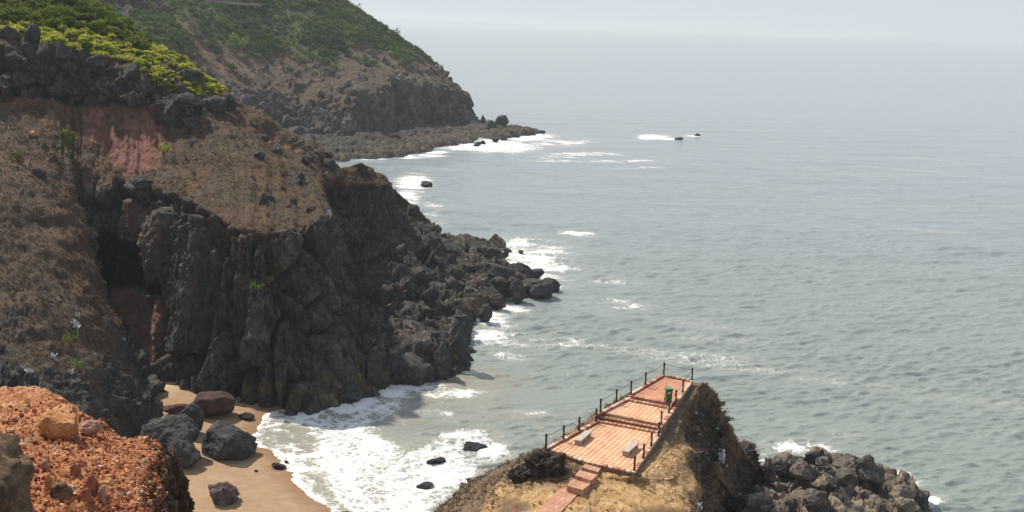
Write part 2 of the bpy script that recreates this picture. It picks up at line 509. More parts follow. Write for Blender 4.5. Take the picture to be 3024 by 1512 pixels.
# ------------------------------------------------------------------ middle hill with basalt cliff, gully and cave
def col_(*pts):
    return [Z(a, b, c[1]) if isinstance(c, tuple) else P(a, b, c) for a, b, c in pts]
def z_(v): return ('z', v)
cA = col_((-60, 1250, 115), (-100, 1000, 130), (-110, 750, 150), (-120, 560, 168), (-120, 430, 185), (-120, 300, 198), (-120, 150, 203), (-120, 20, 225), (-120, -60, 250))
cB = col_((150, 1250, 125), (120, 1000, 138), (90, 760, 155), (80, 560, 170), (70, 430, 186), (60, 305, 198), (60, 160, 203), (90, 60, 222), (120, -10, 245))
cS = col_((464, 1200, 152), (368, 1000, 157), (300, 818, 165), (218, 575, 180), (215, 440, 192), (210, 312, 201), (215, 185, 206), (235, 70, 224), (250, 10, 245))
cS2 = col_((434, 1115, 174), (345, 990, 174), (258, 800, 181), (226, 562, 184.5), (240, 440, 193), (240, 318, 202), (245, 195, 207), (270, 75, 225), (285, 25, 245))
cD = col_((447, 1105, z_(1)), (395, 960, 177), (345, 842, 181), (291, 546, 186), (310, 440, 195), (310, 345, 202), (310, 215, 208), (335, 95, 226), (345, 65, 245))
cD2 = col_((464, 1108, z_(1)), (440, 960, 176), (430, 842, 179), (345, 546, 186), (365, 450, 194), (365, 355, 202), (365, 225, 208), (380, 122, 225), (390, 95, 245))
cE = col_((476, 1117, z_(1)), (464, 980, 169), (458, 800, 173), (408, 560, 184), (420, 470, 193), (420, 365, 202), (420, 237, 208), (430, 150, 224), (440, 137, 245))
cF = col_((575, 1150, z_(1)), (560, 1000, 165), (542, 800, 169), (524, 590, 176), (520, 500, 188), (510, 410, 200), (500, 272, 208), (545, 200, 222), (550, 195, 240))
cG = col_((700, 1184, z_(.7)), (690, 1020, 160), (670, 820, 163), (640, 640, 168), (640, 520, 184), (620, 420, 197), (590, 320, 206), (640, 272, 218), (655, 272, 235))
cH = col_((809, 1214, z_(.2)), (790, 1040, 157), (760, 850, 160), (738, 692, 163), (745, 560, 180), (720, 450, 194), (690, 370, 204), (718, 322, 213), (740, 330, 230))
cI = col_((905, 1219, z_(0)), (895, 1040, 159), (888, 830, 165), (885, 672, 170), (880, 580, 185), (850, 490, 198), (815, 420, 208), (856, 396, 216), (880, 410, 232))
cJ = col_((1020, 1180, z_(0)), (985, 1000, 165), (978, 800, 172), (978, 648, 176), (950, 570, 188), (920, 510, 200), (900, 452, 210), (932, 436, 219), (950, 450, 235))
cK = col_((1240, 1120, z_(0)), (1110, 950, 183), (1015, 770, 199), (942, 563, 204), (960, 541, 207), (980, 521, 211), (985, 505, 215), (1000, 497, 220), (1020, 510, 235))
cL = col_((1350, 1040, z_(.5)), (1240, 860, 205), (1080, 690, 216), (1060, 548, 222), (1060, 536, 224), (1062, 521, 227), (1065, 506, 230), (1075, 496, 234), (1090, 510, 248))
cM = col_((1390, 960, z_(0)), (1300, 800, 222), (1166, 640, 236), (1152, 552, 237), (1149, 545, 238), (1144, 538, 240), (1138, 532, 242), (1133, 527, 246), (1120, 525, 255))
cN = col_((1345, 727, z_(1.5)), (1250, 673, 253), (1176, 634, 247), (1157, 562, 242), (1150, 554, 246), (1142, 547, 250), (1134, 540, 254), (1126, 535, 258), (1115, 535, 262))
cO = col_((1250, 700, z_(0)), (1210, 670, 270), (1170, 620, 266), (1125, 555, 262), (1120, 552, 264), (1115, 548, 266), (1110, 545, 268), (1105, 543, 270), (1100, 545, 272))
cA = [q + np.array([-32, -8, 3.0]) for q in cA]
cols = [cA, cB, cS, cS2, cD, cD2, cE, cF, cG, cH, cI, cJ, cK, cL, cM, cN, cO]
C = np.array(cols).transpose(1, 0, 2)
r0 = C[0] + np.array([0.3, -1.0, -5.0])
for j in range(3): r0[j] = [C[0][j, 0] + 2, C[0][j, 1] - 5, -3]
r10 = C[-1] + np.array([8, 70, 0.0])
for j in range(len(cols)):
    r10[j, 2] = C[-1][j, 2] - 25 if j < 5 else -3
C = np.concatenate([r0[None], C, r10[None]], 0)
V, R, K = net(C, 700, 980)
px, py = proj(V)
N0 = blurn(facing(V), 10)
wob = fbm(V / 9.0, 4, 3)
wob2 = fbm(V / 2.2, 4, 9)
wob3 = fbm(V / 0.7, 3, 19)
# material distribution: rock on the cliff rows, dry grass above, patches of red earth
rock = sstep(0.12, -0.12, R - 4.05 + 0.22 * wob + 0.18 * wob2)
spur = sstep(0.25, -0.15, K - 2.25)                                  # the grassy spur in front of the gully
spurrock = sstep(-0.05, 0.25, wob * 0.9 + wob2 * 0.7 + 0.02 - 0.42 * (R - 1.9) + 0.25 * sstep(1.55, 2.1, K) * sstep(2.6, 1.4, R))
rock = rock * (1 - spur) + spurrock * spur * sstep(4.6, 3.9, R)
band = psd(px + 22 * wob, py + 22 * wob2, [(-200, 170), (70, 125), (200, 140), (300, 180), (395, 215), (470, 250), (520, 262), (600, 285), (655, 300), (600, 335), (560, 372), (470, 372), (440, 330), (360, 315), (250, 318), (120, 290), (-200, 295)])
bandm = sstep(-8, 8, band)
rock = np.maximum(rock, bandm * sstep(-0.55, 0.1, wob2 + 0.45 * wob + 0.25))
scree = sstep(-18, 12, psd(px + 14 * wob2, py + 14 * wob, [(840, 505), (900, 515), (960, 560), (985, 650), (965, 630), (925, 575), (860, 540)])) * sstep(-0.1, 0.2, wob2)
outcrop = sstep(0.15, 0.4, fbm(V / 3.0, 4, 77) - 0.22) * sstep(4.2, 4.8, R) * sstep(8.8, 7.5, R)
rock = np.clip(np.maximum(np.maximum(rock, scree), outcrop), 0, 1)
red = sstep(-12, 14, psd(px + 16 * wob2, py + 16 * wob, [(240, 330), (330, 318), (400, 325), (468, 330), (475, 400), (480, 440), (455, 490), (360, 520), (330, 500), (310, 440), (240, 420)]))
red = np.maximum(red, 0.8 * sstep(-6, 12, psd(px + 14 * wob2, py + 14 * wob, [(700, 345), (770, 375), (850, 420), (905, 450), (890, 462), (830, 432), (745, 392)])))
red = np.maximum(red, 0.55 * sstep(-10, 12, psd(px + 14 * wob2, py + 14 * wob, [(10, 290), (110, 285), (120, 312), (20, 318)])))
red = np.maximum(red, 0.75 * sstep(0, 0.5, blob(px + 6 * wob2, py, [(375, 600, 15, 60), (395, 660, 14, 60)])))
moundp = psd(px, py, [(322, 846), (380, 848), (430, 872), (464, 885), (465, 1010), (462, 1070), (455, 1110), (420, 1100), (380, 1000), (330, 890)])
mound = sstep(-4, 8, moundp + 5 * wob2) * (K > 2.9) * (K < 5.99)
red = np.maximum(red, mound)
rock *= 1 - 0.9 * mound
red *= 1 - 0.75 * sstep(0.1, 0.45, wob2) * (1 - mound)
grass = (1 - rock)
ochre = sstep(-0.05, 0.35, wob + 0.35 * wob2) * 0.7 * (1 - rock)
# rust stains and pockets of grass on the face of the cliff
face = sstep(0.9, 1.3, R) * sstep(4.3, 3.9, R) * (K > 2.9)
streak = fbm(V / np.array([1.1, 1.1, 6.0]), 4, 91)
upper = sstep(2.0, 3.4, R + 0.5 * wob)
abv = sstep(-15, 20, psd(px + 16 * wob2, py + 16 * wob, [(225, 560), (300, 545), (440, 560), (470, 640), (460, 780), (400, 720), (300, 680), (255, 690)]))
ochre = np.maximum(ochre, 0.55 * abv * sstep(-0.15, 0.25, streak + 0.4 * wob2))
ochre = np.maximum(ochre, face * upper * sstep(0.05, 0.35, streak + 0.3 * wob - 0.08) * 0.55 * sstep(0.5, -0.3, K - 11.6))
grass = np.maximum(grass, face * upper * sstep(0.22, 0.42, wob2 * 0.9 + 0.25 * streak + 0.12 * (R - 3.4)) * 0.85 * sstep(0.5, -0.3, K - 11.3))
pale = sstep(0.42, 0.6, fbm(V / 0.9, 3, 23) + 0.2 * streak) * face * 0.6 * upper
pale = np.maximum(pale, 0.42 * abv * sstep(-0.35, 0.3, wob2 + 0.5 * streak) * face)  # wall over the cave lightened by colour, as little light reaches it
pale = np.maximum(pale, 0.22 * mound)  # mound colour raised because it sits in shade
pale = np.maximum(pale, 0.6 * bandm * sstep(0.45, 0.62, fbm(V / 0.8, 3, 29)))
lich = sstep(2.6, 1.2, np.abs(V[..., 2] - 2.6 - 0.8 * wob)) * sstep(0.0, 0.3, wob2 + 0.1) * (K > 8) * (K < 14.5) * sstep(2.2, 1.6, R) * 0.8
moss = np.clip(sstep(0.1, 0.4, fbm(V / 14.0, 3, 57)) * 0.25 * (1 - rock) * (R > 4), 0, 1)
# relief
gully = fbm(np.stack([K * 2.6, R * 0.55, K * 0], -1), 4, 131)
cr1, id1, _ = blocks(V, (4.6, 4.6, 40.0), 101, 0.22, 0.13, 0.9)
cr2, id2, _ = blocks(V, (1.5, 1.5, 4.0), 102, 0.5, 0.09)
cr4, id4, _ = blocks(V, (1.1, 1.1, 9.0), 104, 0.35, 0.10, 0.6)
cr3, id3, _ = blocks(V, (0.6, 0.6, 1.1), 103, 0.6, 0.12)
wall = rock * sstep(0.6, 1.1, R) * sstep(4.25, 3.9, R) * (1 - spur)
tal = wall * sstep(11.2, 12.6, K) * sstep(3.2, 2.6, R)                # boulder talus to the right of the cliff
tcr, tid, _ = blocks(V, (5.0, 5.0, 3.6), 111, 0.5, 0.09)
dsp = (wall - tal) * (2.4 * (id1 - 0.5) - 3.2 * (1 - cr1)) + tal * (1.7 * (tid - 0.5) - 1.3 * (1 - tcr))
smooth_ = 1 - 0.62 * wall * (1 - tal) * sstep(3.3, 2.2, R + 0.4 * wob)         # massive columns low down, broken rock near the lip
dsp += wall * (0.50 * (id4 - 0.5) - 0.45 * (1 - cr4)) * (1 - tal)
dsp += rock * smooth_ * (0.42 * (id2 - 0.5) - 0.40 * (1 - cr2) + 0.18 * (id3 - 0.5) - 0.13 * (1 - cr3) + 0.28 * wob2) + rock * 0.5 * wob
dsp += (1 - rock) * (R > 3.9) * 1.0 * gully + (1 - rock) * (0.55 * wob + 0.34 * wob2 + 0.20 * wob3)
dsp += bandm * rock * (1.6 * (tid - 0.5) - 1.0 * (1 - tcr)) + outcrop * 0.9
dsp += mound * (0.3 * wob2)
dsp += spur * rock * (0.4 * (id1 - 0.5) - 0.3 * (1 - cr1)) + spur * 1.3 * fbm(V / 6.0, 3, 61) * sstep(4.5, 3.5, R)
seam = sstep(2.4, 3.0, K) * 0 + 1
V2 = V + N0 * (dsp * seam)[..., None]
# the cave and the overhang beside it: hollows driven into the cliff
cave = psd(px + 7 * wob2, py + 7 * wob, [(255, 700), (290, 692), (303, 678), (340, 700), (395, 718), (402, 745), (392, 790), (440, 800), (462, 872), (440, 868), (400, 842), (380, 838), (330, 850), (262, 850)])
cv = sstep(0, 6, cave) * (K > 2.8) * (K < 6.05) * sstep(4.0, 3.8, R) * sstep(2.6, 2.9, R)
V2 = V2 + cv[..., None] * np.array([-11.0, 34.0, -10.0])
hill = mesh_np('hill', V2.reshape(-1, 3), grid_faces(*V.shape[:2]), MAT_MID, dict(blk=np.clip(0.5 + 0.45 * (id1 - 0.5) + 0.35 * (id2 - 0.5) + 0.35 * (id4 - 0.5), 0, 1), grass=grass, ochre=ochre, red=red, pale=pale, moss=moss, lichen=lich))
tag(hill, 'brown grassy hill with dark basalt cliff and cave above the cove', kind='structure')
HILL = Surf(V2)
HV, HR, HK, HG, HN = V2, R, K, grass * (1 - red) * (1 - rock), N0

# dry grass on the hill
wt = HG * ((HR > 3.9) | (HK < 2.4)) * (HR < 8.3) * (0.12 + sstep(-0.35, 0.3, fbm(V2 / 4.0, 3, 33) + 0.5 * gully)) * (px > -60)
i = pick(V2, wt, 12000)
b = spread(V2, i)
tn = 0.5 + 0.5 * fbm(b / 7.0, 3, 12) + 0.22 * sstep(560, 760, px.ravel()[i]) - 0.15 * sstep(300, 100, px.ravel()[i])
tag(tufts('dry_grass', b, rg.uniform(0.15, 0.5, len(b)), GRASS_MAT, 5, 0.055, tn, HN.reshape(-1, 3)[i]), 'dry brown grass covering the slopes of the cave hill', kind='stuff')

# bright scrub along the crest of the hill
yb_top = np.interp(px, [0, 115, 130, 320, 440, 560, 660], [0, 0, 40, 160, 208, 250, 290])
scr = (HR > 6.6) * (HR < 9.0) * sstep(-14, 6, psd(px + 14 * wob2, py + 14 * wob, [(-200, 100), (60, 95), (120, 115), (130, 150), (260, 160), (330, 190), (420, 205), (500, 268), (560, 276), (650, 282), (670, 250), (560, 150), (470, 90), (380, 20), (300, -60), (-200, -60)]))
i = pick(V2, scr, 2100)
cen = spread(V2, i)
order = np.argsort(cen[:, 1])
Lc, Lt, Lc2, Lt2 = [], [], [], []
for k in order:
    c = cen[k]
    cx, cy = proj(c)
    big = cx < 150 + 60 * rg.random() and cy < 90
    back = HR.ravel()[i[k]] > 7.75
    if rg.random() < 0.12: continue
    r = (0.42 + 0.95 * rg.random() ** 1.6) * (1.6 if back and cx < 430 else 1.0) * (0.7 if cx > 480 else 1)
    q, sh = shrub_points(c + np.array([0, 0, 0.3 * r]), r, int(120 * r ** 1.3) + 12, rg.uniform(0.5, 0.9))
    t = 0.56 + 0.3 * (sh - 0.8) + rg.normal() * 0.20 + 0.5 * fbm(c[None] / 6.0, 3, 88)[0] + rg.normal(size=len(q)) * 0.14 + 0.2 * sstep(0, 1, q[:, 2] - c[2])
    if back and cx < 430: Lc2.append(q); Lt2.append(t)
    else: Lc.append(q); Lt.append(t)
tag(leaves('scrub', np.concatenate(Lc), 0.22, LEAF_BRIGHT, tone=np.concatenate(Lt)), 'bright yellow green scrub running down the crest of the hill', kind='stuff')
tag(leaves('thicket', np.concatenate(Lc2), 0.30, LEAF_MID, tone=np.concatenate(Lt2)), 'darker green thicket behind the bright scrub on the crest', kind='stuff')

# ------------------------------------------------------------------ far headland
q0 = [(540, 470), (600, 440), (780, 420), (900, 402), (1026, 398), (1108, 388), (1224, 370), (1337, 361), (1408, 354)]
foot = [Z(x, y, 4.0) for x, y in q0]
def up_(spec, back):
    return [P(x, y, foot[k][1] + bk) for k, ((x, y), bk) in enumerate(zip(spec, back))]
rows = [
    [f + np.array([0, -6, -7]) for f in foot],
    foot,
    up_([(540, 400), (600, 375), (780, 365), (890, 355), (1028, 350), (1108, 330), (1224, 310), (1335, 312), (1394, 328)], [14, 14, 14, 13, 6, 5, 5, 5, 3]),
    up_([(540, 340), (600, 320), (765, 312), (875, 312), (1030, 303), (1108, 274), (1224, 257), (1325, 262), (1386, 290)], [28, 28, 28, 26, 13, 11, 9, 8, 8]),
    up_([(520, 250), (590, 235), (740, 245), (860, 245), (1000, 240), (1075, 215), (1180, 205), (1275, 220), (1338, 242)], [48, 48, 46, 44, 34, 30, 25, 22, 20]),
    up_([(500, 150), (560, 150), (690, 172), (820, 185), (950, 180), (1020, 160), (1110, 145), (1205, 160), (1264, 177)], [70, 70, 65, 62, 52, 48, 42, 40, 38]),
    up_([(440, 80), (520, 70), (650, 90), (760, 100), (870, 90), (950, 80), (1040, 75), (1115, 92), (1184, 114)], [88, 88, 84, 80, 75, 70, 62, 58, 54]),
    up_([(300, 40), (420, 22), (600, 22), (700, 25), (800, 10), (880, 5), (960, 5), (1030, 30), (1088, 60)], [102, 102, 98, 94, 92, 88, 80, 76, 70]),
    up_([(260, -40), (400, -50), (600, 0), (700, -10), (780, -60), (840, -60), (900, -60), (960, -40), (1012, 2)], [122, 122, 120, 116, 110, 106, 98, 92, 88]),
    up_([(200, -120), (380, -130), (560, -110), (660, -110), (740, -130), (800, -130), (850, -120), (900, -100), (940, -60)], [150, 150, 150, 146, 140, 134, 126, 118, 110]),
]
C = np.array(rows)
left_ = C[:, :1] + np.array([-75, -6, 4.0])
C = np.concatenate([left_, C], 1)
wrap1 = C[:, -1:] + np.array([-3, 14, -1.0])
wrap2 = C[:, -1:] + np.array([-40, 40, -6.0])
wrap2[:2, :, 2] = -3
C = np.concatenate([C, wrap1, wrap2], 1)
lastr = C[-1:] + np.array([0, 60, 6.0])
C = np.concatenate([C, lastr], 0)
V, R, K = net(C, 430, 620)
px, py = proj(V)
N0 = blurn(facing(V), 8)
w1, w2, w3 = fbm(V / 26.0, 4, 203), fbm(V / 7.0, 4, 209), fbm(V / 2.5, 3, 219)
cols_ = fbm(V / np.array([6.0, 6.0, 30.0]), 4, 233)
rock = sstep(0.15, -0.15, R - 2.95 + 0.55 * cols_ + 0.4 * w2 + 0.35 * sstep(4.2, 2.6, K))
rk2 = sstep(0.10, 0.26, fbm(V / np.array([9.0, 9.0, 14.0]), 4, 241) + 0.10 * w3 - 0.16 * np.abs(R - 3.4) + 0.10) * (R > 2.4) * (R < 5.0)
rock = np.maximum(rock, rk2)
crag = sstep(-6, 10, psd(px + 14 * w2, py + 14 * w3, [(250, -40), (480, 0), (510, 40), (500, 58), (430, 45), (330, 60), (270, 40)])) * 0.9
wallr = sstep(-4, 4, psd(px, py, [(616, 14), (690, 14), (760, 16), (900, 20), (880, 34), (700, 42), (640, 36)]))
rock = np.maximum(rock, crag)
green = sstep(-0.3, 0.35, R - 5.1 + 1.2 * w1 + 0.7 * w2 + 0.35 * sstep(6, 8.5, K) * 1.0 - 0.0) * (1 - rock)
green *= 1 - 0.8 * sstep(-8, 8, psd(px + 18 * w2, py + 18 * w3, [(500, 60), (560, 40), (620, 150), (700, 190), (640, 210), (560, 130)]))
redf = sstep(-4, 5, psd(px + 6 * w2, py + 6 * w3, [(560, 112), (580, 120), (618, 165), (640, 190), (660, 200), (690, 215), (640, 205), (605, 165)])) * 0.85
redf = np.maximum(redf, 0.35 * sstep(-20, 20, psd(px + 18 * w2, py + 18 * w3, [(620, 120), (700, 190), (760, 230), (660, 220), (600, 160)])))
dia = fbm(np.stack([(px - 0.75 * py) / 60.0, (py + px * 0.3) / 260.0, V[..., 1] * 0], -1), 4, 251)
cr1, id1, _ = blocks(V, (7, 7, 34), 261, 0.35, 0.12, 0.8)
cr2, id2, _ = blocks(V, (2.8, 2.8, 14), 262, 0.4, 0.12, 0.7)
dsp = rock * (2.4 * (id1 - 0.5) - 2.6 * (1 - cr1) + 0.8 * (id2 - 0.5) - 0.8 * (1 - cr2) + 0.6 * w2)
dsp += (1 - rock) * (1.4 * w1 + 0.8 * w2 + 0.5 * w3) + green * 3.2 * dia * (R < 7.6)
dsp += rk2 * 1.2
V2 = V + N0 * dsp[..., None]
moss = np.clip(green * 0.9 + 0.25 * sstep(0.1, 0.4, w2) * (1 - rock), 0, 1)
pale = sstep(0.45, 0.6, w3 + 0.15 * w2) * rock * 0.5
fh = mesh_np('headland', V2.reshape(-1, 3), grid_faces(*V.shape[:2]), MAT_FAR, dict(blk=np.clip(0.5 + 0.5 * (id1 - 0.5) + 0.4 * (id2 - 0.5), 0, 1), grass=1 - rock, red=redf, moss=moss, pale=pale))
tag(fh, 'hazy far headland with basalt foot, brown slope and green top', kind='structure')
FAR = Surf(V2)
# low scrub on the far headland, one continuous cover
wt = green * (R < 8.6) * (px > 180) * (px < 1330) * (py < 260) * (0.45 + 0.55 * sstep(-0.15, 0.25, dia + 0.5 * w2))
i = pick(V2, wt, 5200)
cen = spread(V2, i)
cpx, cpy = proj(cen)
Lc, Lt = [], []
for k in range(len(cen)):
    r = rg.uniform(0.9, 2.0) * (1.25 if cpx[k] > 900 else 1.0)
    n = int(9 * r ** 1.4) + 5
    q, sh = shrub_points(cen[k] + np.array([0, 0, 0.5]), r, n, 0.85)
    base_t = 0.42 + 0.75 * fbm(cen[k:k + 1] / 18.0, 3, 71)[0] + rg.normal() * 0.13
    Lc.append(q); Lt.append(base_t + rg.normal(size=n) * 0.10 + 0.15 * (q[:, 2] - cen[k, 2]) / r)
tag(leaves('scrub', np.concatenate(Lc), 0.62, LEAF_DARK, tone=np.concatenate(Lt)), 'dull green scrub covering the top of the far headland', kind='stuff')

# ------------------------------------------------------------------ sea
RF = 300.0
FRONT = [(600, 1600), (1010, 1560), (967, 1510), (917, 1470), (874, 1439), (858, 1417), (861, 1395), (834, 1386), (824, 1349), (802, 1336), (771, 1329), (743, 1315), (734, 1296), (765, 1237), (802, 1213)]
FW_ = np.array([Z(x, y, 0)[:2] for x, y in FRONT[1:]] + [[-20, 175], [80, 175], [80, 90], [0, 90]])
dep = np.concatenate([np.linspace(math.radians(50), math.radians(25), 40)[:-1], np.linspace(math.radians(25), math.radians(4), 780)[:-1], np.geomspace(math.radians(4), math.radians(0.09), 260)])
dist = CAM_H / np.tan(dep)
az = np.concatenate([np.linspace(-75, -30, 40)[:-1], np.linspace(-30, 30, 760), np.linspace(30, 75, 40)[1:]]) * math.pi / 180
A_, D_ = np.meshgrid(az, dist)
X, Y = D_ * np.sin(A_), D_ * np.cos(A_)
V = np.stack([X, Y, X * 0], -1)
px, py = proj(V)
sf = psd(X, Y, FW_)                                              # + on the sea side of the foam front
row = np.gradient(dist)[:, None]
row = np.abs(row)
calm = sstep(-1, 30, sf + 10 * (Y > 175)) * 0.85 + 0.15
calm = np.where(Y > 170, 1.0, np.where(X > 22, 1.0, calm))
zz = np.zeros_like(X)
gust = 0.78 + 0.55 * fbm(np.stack([X / 110, (Y + 0.25 * X) / 38, X * 0], -1), 4, 301)
r_ = np.random.default_rng(5)
str_ = fbm(np.stack([X / 40, Y / 40, X * 0], -1), 2, 313)
wx, wy = X + 2.0 * fbm(np.stack([X / 9, Y / 9, X * 0], -1), 2, 311), Y + 2.0 * fbm(np.stack([X / 9, Y / 9, X * 0 + 5], -1), 2, 312)
for k in range(60):
    lam = 0.7 * (9.5 / 0.7) ** (k / 59)
    th = math.radians(-90 + 14 + r_.normal() * 19)
    ph = r_.uniform(0, 6.28)
    kx, ky = math.cos(th) * 2 * math.pi / lam, math.sin(th) * 2 * math.pi / lam
    a = 0.0215 * lam * (1.0 if lam < 2.2 else (2.2 / lam) ** 0.9)
    s = np.sin(kx * wx + ky * wy + ph)
    zz += a * sstep(1.6, 3.6, lam / row) * (1 - 2 * np.sqrt(1 - 0.92 * (0.5 + 0.5 * s) ** 2) + 0.45)
for lam, th, a in ((21, -84, .10), (27, -70, .09), (17, -98, .08), (34, -80, .10), (24, -61, .06)):
    th = math.radians(th)
    zz += a * sstep(3, 6, lam / row) * np.sin(2 * math.pi / lam * (math.cos(th) * (X + 6 * str_) + math.sin(th) * (Y + 6 * str_)) + lam)
zz *= calm * np.clip(gust, 0.45, 1.1)
# foam: where the swell breaks on the beach, against rocks and over reefs
foam = np.zeros_like(X)
near = (D_ < 700)
dense = psd(px, py, [(734, 1296), (765, 1237), (802, 1205), (1000, 1190), (985, 1235), (990, 1262), (1100, 1310), (1130, 1400), (1120, 1470), (1100, 1560), (1000, 1560), (917, 1470), (858, 1417), (824, 1349), (743, 1315)])
str0 = fbm(np.stack([X / 3.0, (Y + 0.3 * X) / 1.6, X * 0], -1), 4, 361)
big = fbm(np.stack([X / 7.0, Y / 10.0, X * 0], -1), 4, 321)
foam = np.maximum(foam, sstep(-55, 40, dense + 26 * big) * np.clip(0.56 + 0.6 * big + 0.6 * str0, 0.2, 1))
lace = psd(px, py, [(900, 1215), (1135, 1150), (1300, 1115), (1340, 1150), (1180, 1215), (1120, 1255), (1200, 1300), (1330, 1270), (1450, 1270), (1490, 1330), (1440, 1400), (1350, 1470), (1290, 1560), (1000, 1560), (900, 1400)])
foam = np.maximum(foam, sstep(-30, 55, lace + 30 * big) * (0.68 + 0.35 * big))
front = np.exp(-np.clip(sf, 0, 99) / 2.2) * (py > 1195) * (px < 1100)
foam = np.maximum(foam, front)
SPOTS = [(1220, 540, 75, 34, .8), (1200, 585, 60, 30, .7), (1275, 615, 70, 25, .45), (1270, 660, 60, 20, .5), (1560, 765, 150, 75, .8), (1530, 720, 130, 30, .62), (1640, 800, 120, 40, .6), (1700, 830, 200, 22, .5), (1780, 890, 120, 22, .45), (1850, 905, 90, 14, .45), (1715, 690, 80, 18, .62), (1500, 905, 90, 24, .8), (1450, 945, 110, 40, .75), (1420, 980, 110, 60, .8), (1520, 1000, 150, 40, .6), (1600, 980, 120, 26, .45), (1650, 1005, 110, 20, .5), (1480, 1030, 150, 40, .45), (1830, 1010, 90, 16, .35),
         (1480, 430, 150, 26, .95), (1390, 432, 120, 16, .95), (1560, 405, 110, 16, .9), (1660, 420, 120, 14, .6), (1720, 455, 150, 10, .62), (1850, 475, 150, 7, .55), (1900, 495, 110, 5, .5), (1640, 470, 120, 14, .5), (1930, 404, 60, 9, .95), (1975, 410, 35, 6, .9), (2040, 402, 40, 5, .6), (1200, 461, 150, 7, .8), (1290, 450, 60, 8, .8), (1100, 470, 60, 5, .7),
         (2255, 1380, 75, 50, .95), (2330, 1330, 95, 35, .72), (2400, 1320, 90, 28, .55), (2340, 1365, 60, 25, .8), (2640, 1400, 60, 22, .95), (2690, 1425, 50, 18, .95), (2760, 1480, 45, 22, .9), (2500, 1285, 60, 14, .4),
         (1390, 1310, 100, 40, .72), (1275, 1365, 60, 30, .8), (1255, 1440, 60, 30, .7), (1450, 1335, 90, 34, .8), (1380, 1290, 130, 20, .9), (1300, 1210, 150, 30, .5), (1200, 1215, 110, 30, .62), (1330, 1160, 120, 20, .55), (1340, 1420, 120, 30, .7), (1560, 1215, 120, 16, .35), (1230, 1140, 100, 22, .9), (1160, 1160, 60, 20, .9), (1010, 1205, 60, 22, 1.0), (1080, 1190, 60, 26, .95), (1385, 1105, 70, 14, .7)]
str1 = fbm(np.stack([X / 10.0, (Y + 0.2 * X) / 5.0, X * 0 + 3], -1), 5, 351)
jx, jy = px + 20 * big * np.clip(150 / D_, 0.1, 1), py + 9 * big * np.clip(150 / D_, 0.1, 1)
for x, y, rx, ry, s in SPOTS:
    g_ = np.clip(1.35 - np.sqrt(((jx - x) / rx) ** 2 + ((jy - y) / ry) ** 2), 0, 1)
    foam = np.maximum(foam, g_ * np.clip(s * 0.95 + 0.85 * str1, 0, 1))
# long bands of spent foam drawn out over the open water
bandn = fbm(np.stack([X / 90.0, (Y + 0.22 * X) / 16.0, X * 0], -1), 4, 331)
foam = np.maximum(foam, 0.46 * sstep(0.25, 0.55, bandn) * (Y > 160) * sstep(1400, 300, D_))
crest = sstep(0.5, 0.95, zz / 0.75) * 0.62 * (0.5 + 0.8 * big)
foam = np.clip(np.where(near, foam, foam), 0, 1)
foam = np.where((sf > -3) | (Y > 168) | (X > 6), foam, 0)
shal = np.exp(-np.clip(sf, 0, 200) / 14.0) * sstep(186, 165, Y) * sstep(8, -6, X)
shal = np.maximum(shal, 0.55 * sstep(-40, 40, lace + 40 * big))
shal = np.clip(np.maximum(shal, 0.5 * sstep(-0.1, 0.4, big) * sstep(205, 160, Y) * sstep(14, -8, X)), 0, 1) * (0.75 + 0.5 * big)
murk = sstep(420, 120, Y) * 1.0
zz += 0.22 * np.clip(foam, 0, 1) * sstep(0, 2, sf) * (0.6 + 0.8 * fbm(np.stack([X / 1.2, Y / 1.2, X * 0], -1), 3, 341)) * (D_ < 260)
V[..., 2] = zz
keep = ((sf > -2.0) | (Y > 172) | (X > 10)).ravel()
Fc = grid_faces(*X.shape)
Fc = Fc[keep[Fc].any(1)]
wm, wn, wb = newmat('sea_mat', 0.14)
tc = nd(wn, 'TexCoord').outputs['Object']
warp = nd(wn, 'TexNoise', Scale=0.45, Detail=4.0, Roughness=0.6)
wn.links.new(tc, warp.inputs['Vector'])
wv = nd(wn, 'VectorMath', operation='MULTIPLY_ADD')
wn.links.new(warp.outputs['Color'], wv.inputs[0])
wv.inputs[1].default_value = (2.6, 2.6, 0)
wn.links.new(tc, wv.inputs[2])
def vor(scale):
    v = nd(wn, 'TexVoronoi', feature='DISTANCE_TO_EDGE', Scale=scale)
    v.voronoi_dimensions = '2D'
    wn.links.new(wv.outputs[0], v.inputs['Vector'])
    return v.outputs['Distance']
e1, e2, e3 = vor(0.42), vor(1.15), vor(2.6)
n1 = nd(wn, 'TexNoise', Scale=0.8, Detail=8.0, Roughness=0.7)
wn.links.new(wv.outputs[0], n1.inputs['Vector'])
fa = attr(wn, 'foam')
web = math_(wn, 'MINIMUM', math_(wn, 'MULTIPLY', e1, 2.4), math_(wn, 'MINIMUM', math_(wn, 'MULTIPLY', e2, 2.8), math_(wn, 'MULTIPLY_ADD', e3, 2.2, 0.25)))
val = math_(wn, 'MULTIPLY_ADD', fa, 1.55, math_(wn, 'MULTIPLY_ADD', n1.outputs['Fac'], 1.1, -0.78))
val = math_(wn, 'SUBTRACT', val, math_(wn, 'MULTIPLY', web, math_(wn, 'MULTIPLY_ADD', fa, -0.9, 1.45)))
mr = nd(wn, 'MapRange', interpolation_type='SMOOTHSTEP')
mr.inputs[1].default_value, mr.inputs[2].default_value = 0.24, 0.72
wn.links.new(val, mr.inputs[0])
ff = math_(wn, 'MULTIPLY', mr.outputs[0], math_(wn, 'GREATER_THAN', fa, 0.02))
deep = mixc(wn, attr(wn, 'murk'), (0.225, 0.262, 0.270), (0.212, 0.242, 0.215))
wc = mixc(wn, attr(wn, 'shallow'), deep, (0.30, 0.235, 0.145))
wc = mixc(wn, math_(wn, 'MULTIPLY', fa, 0.55), wc, (0.40, 0.405, 0.36))
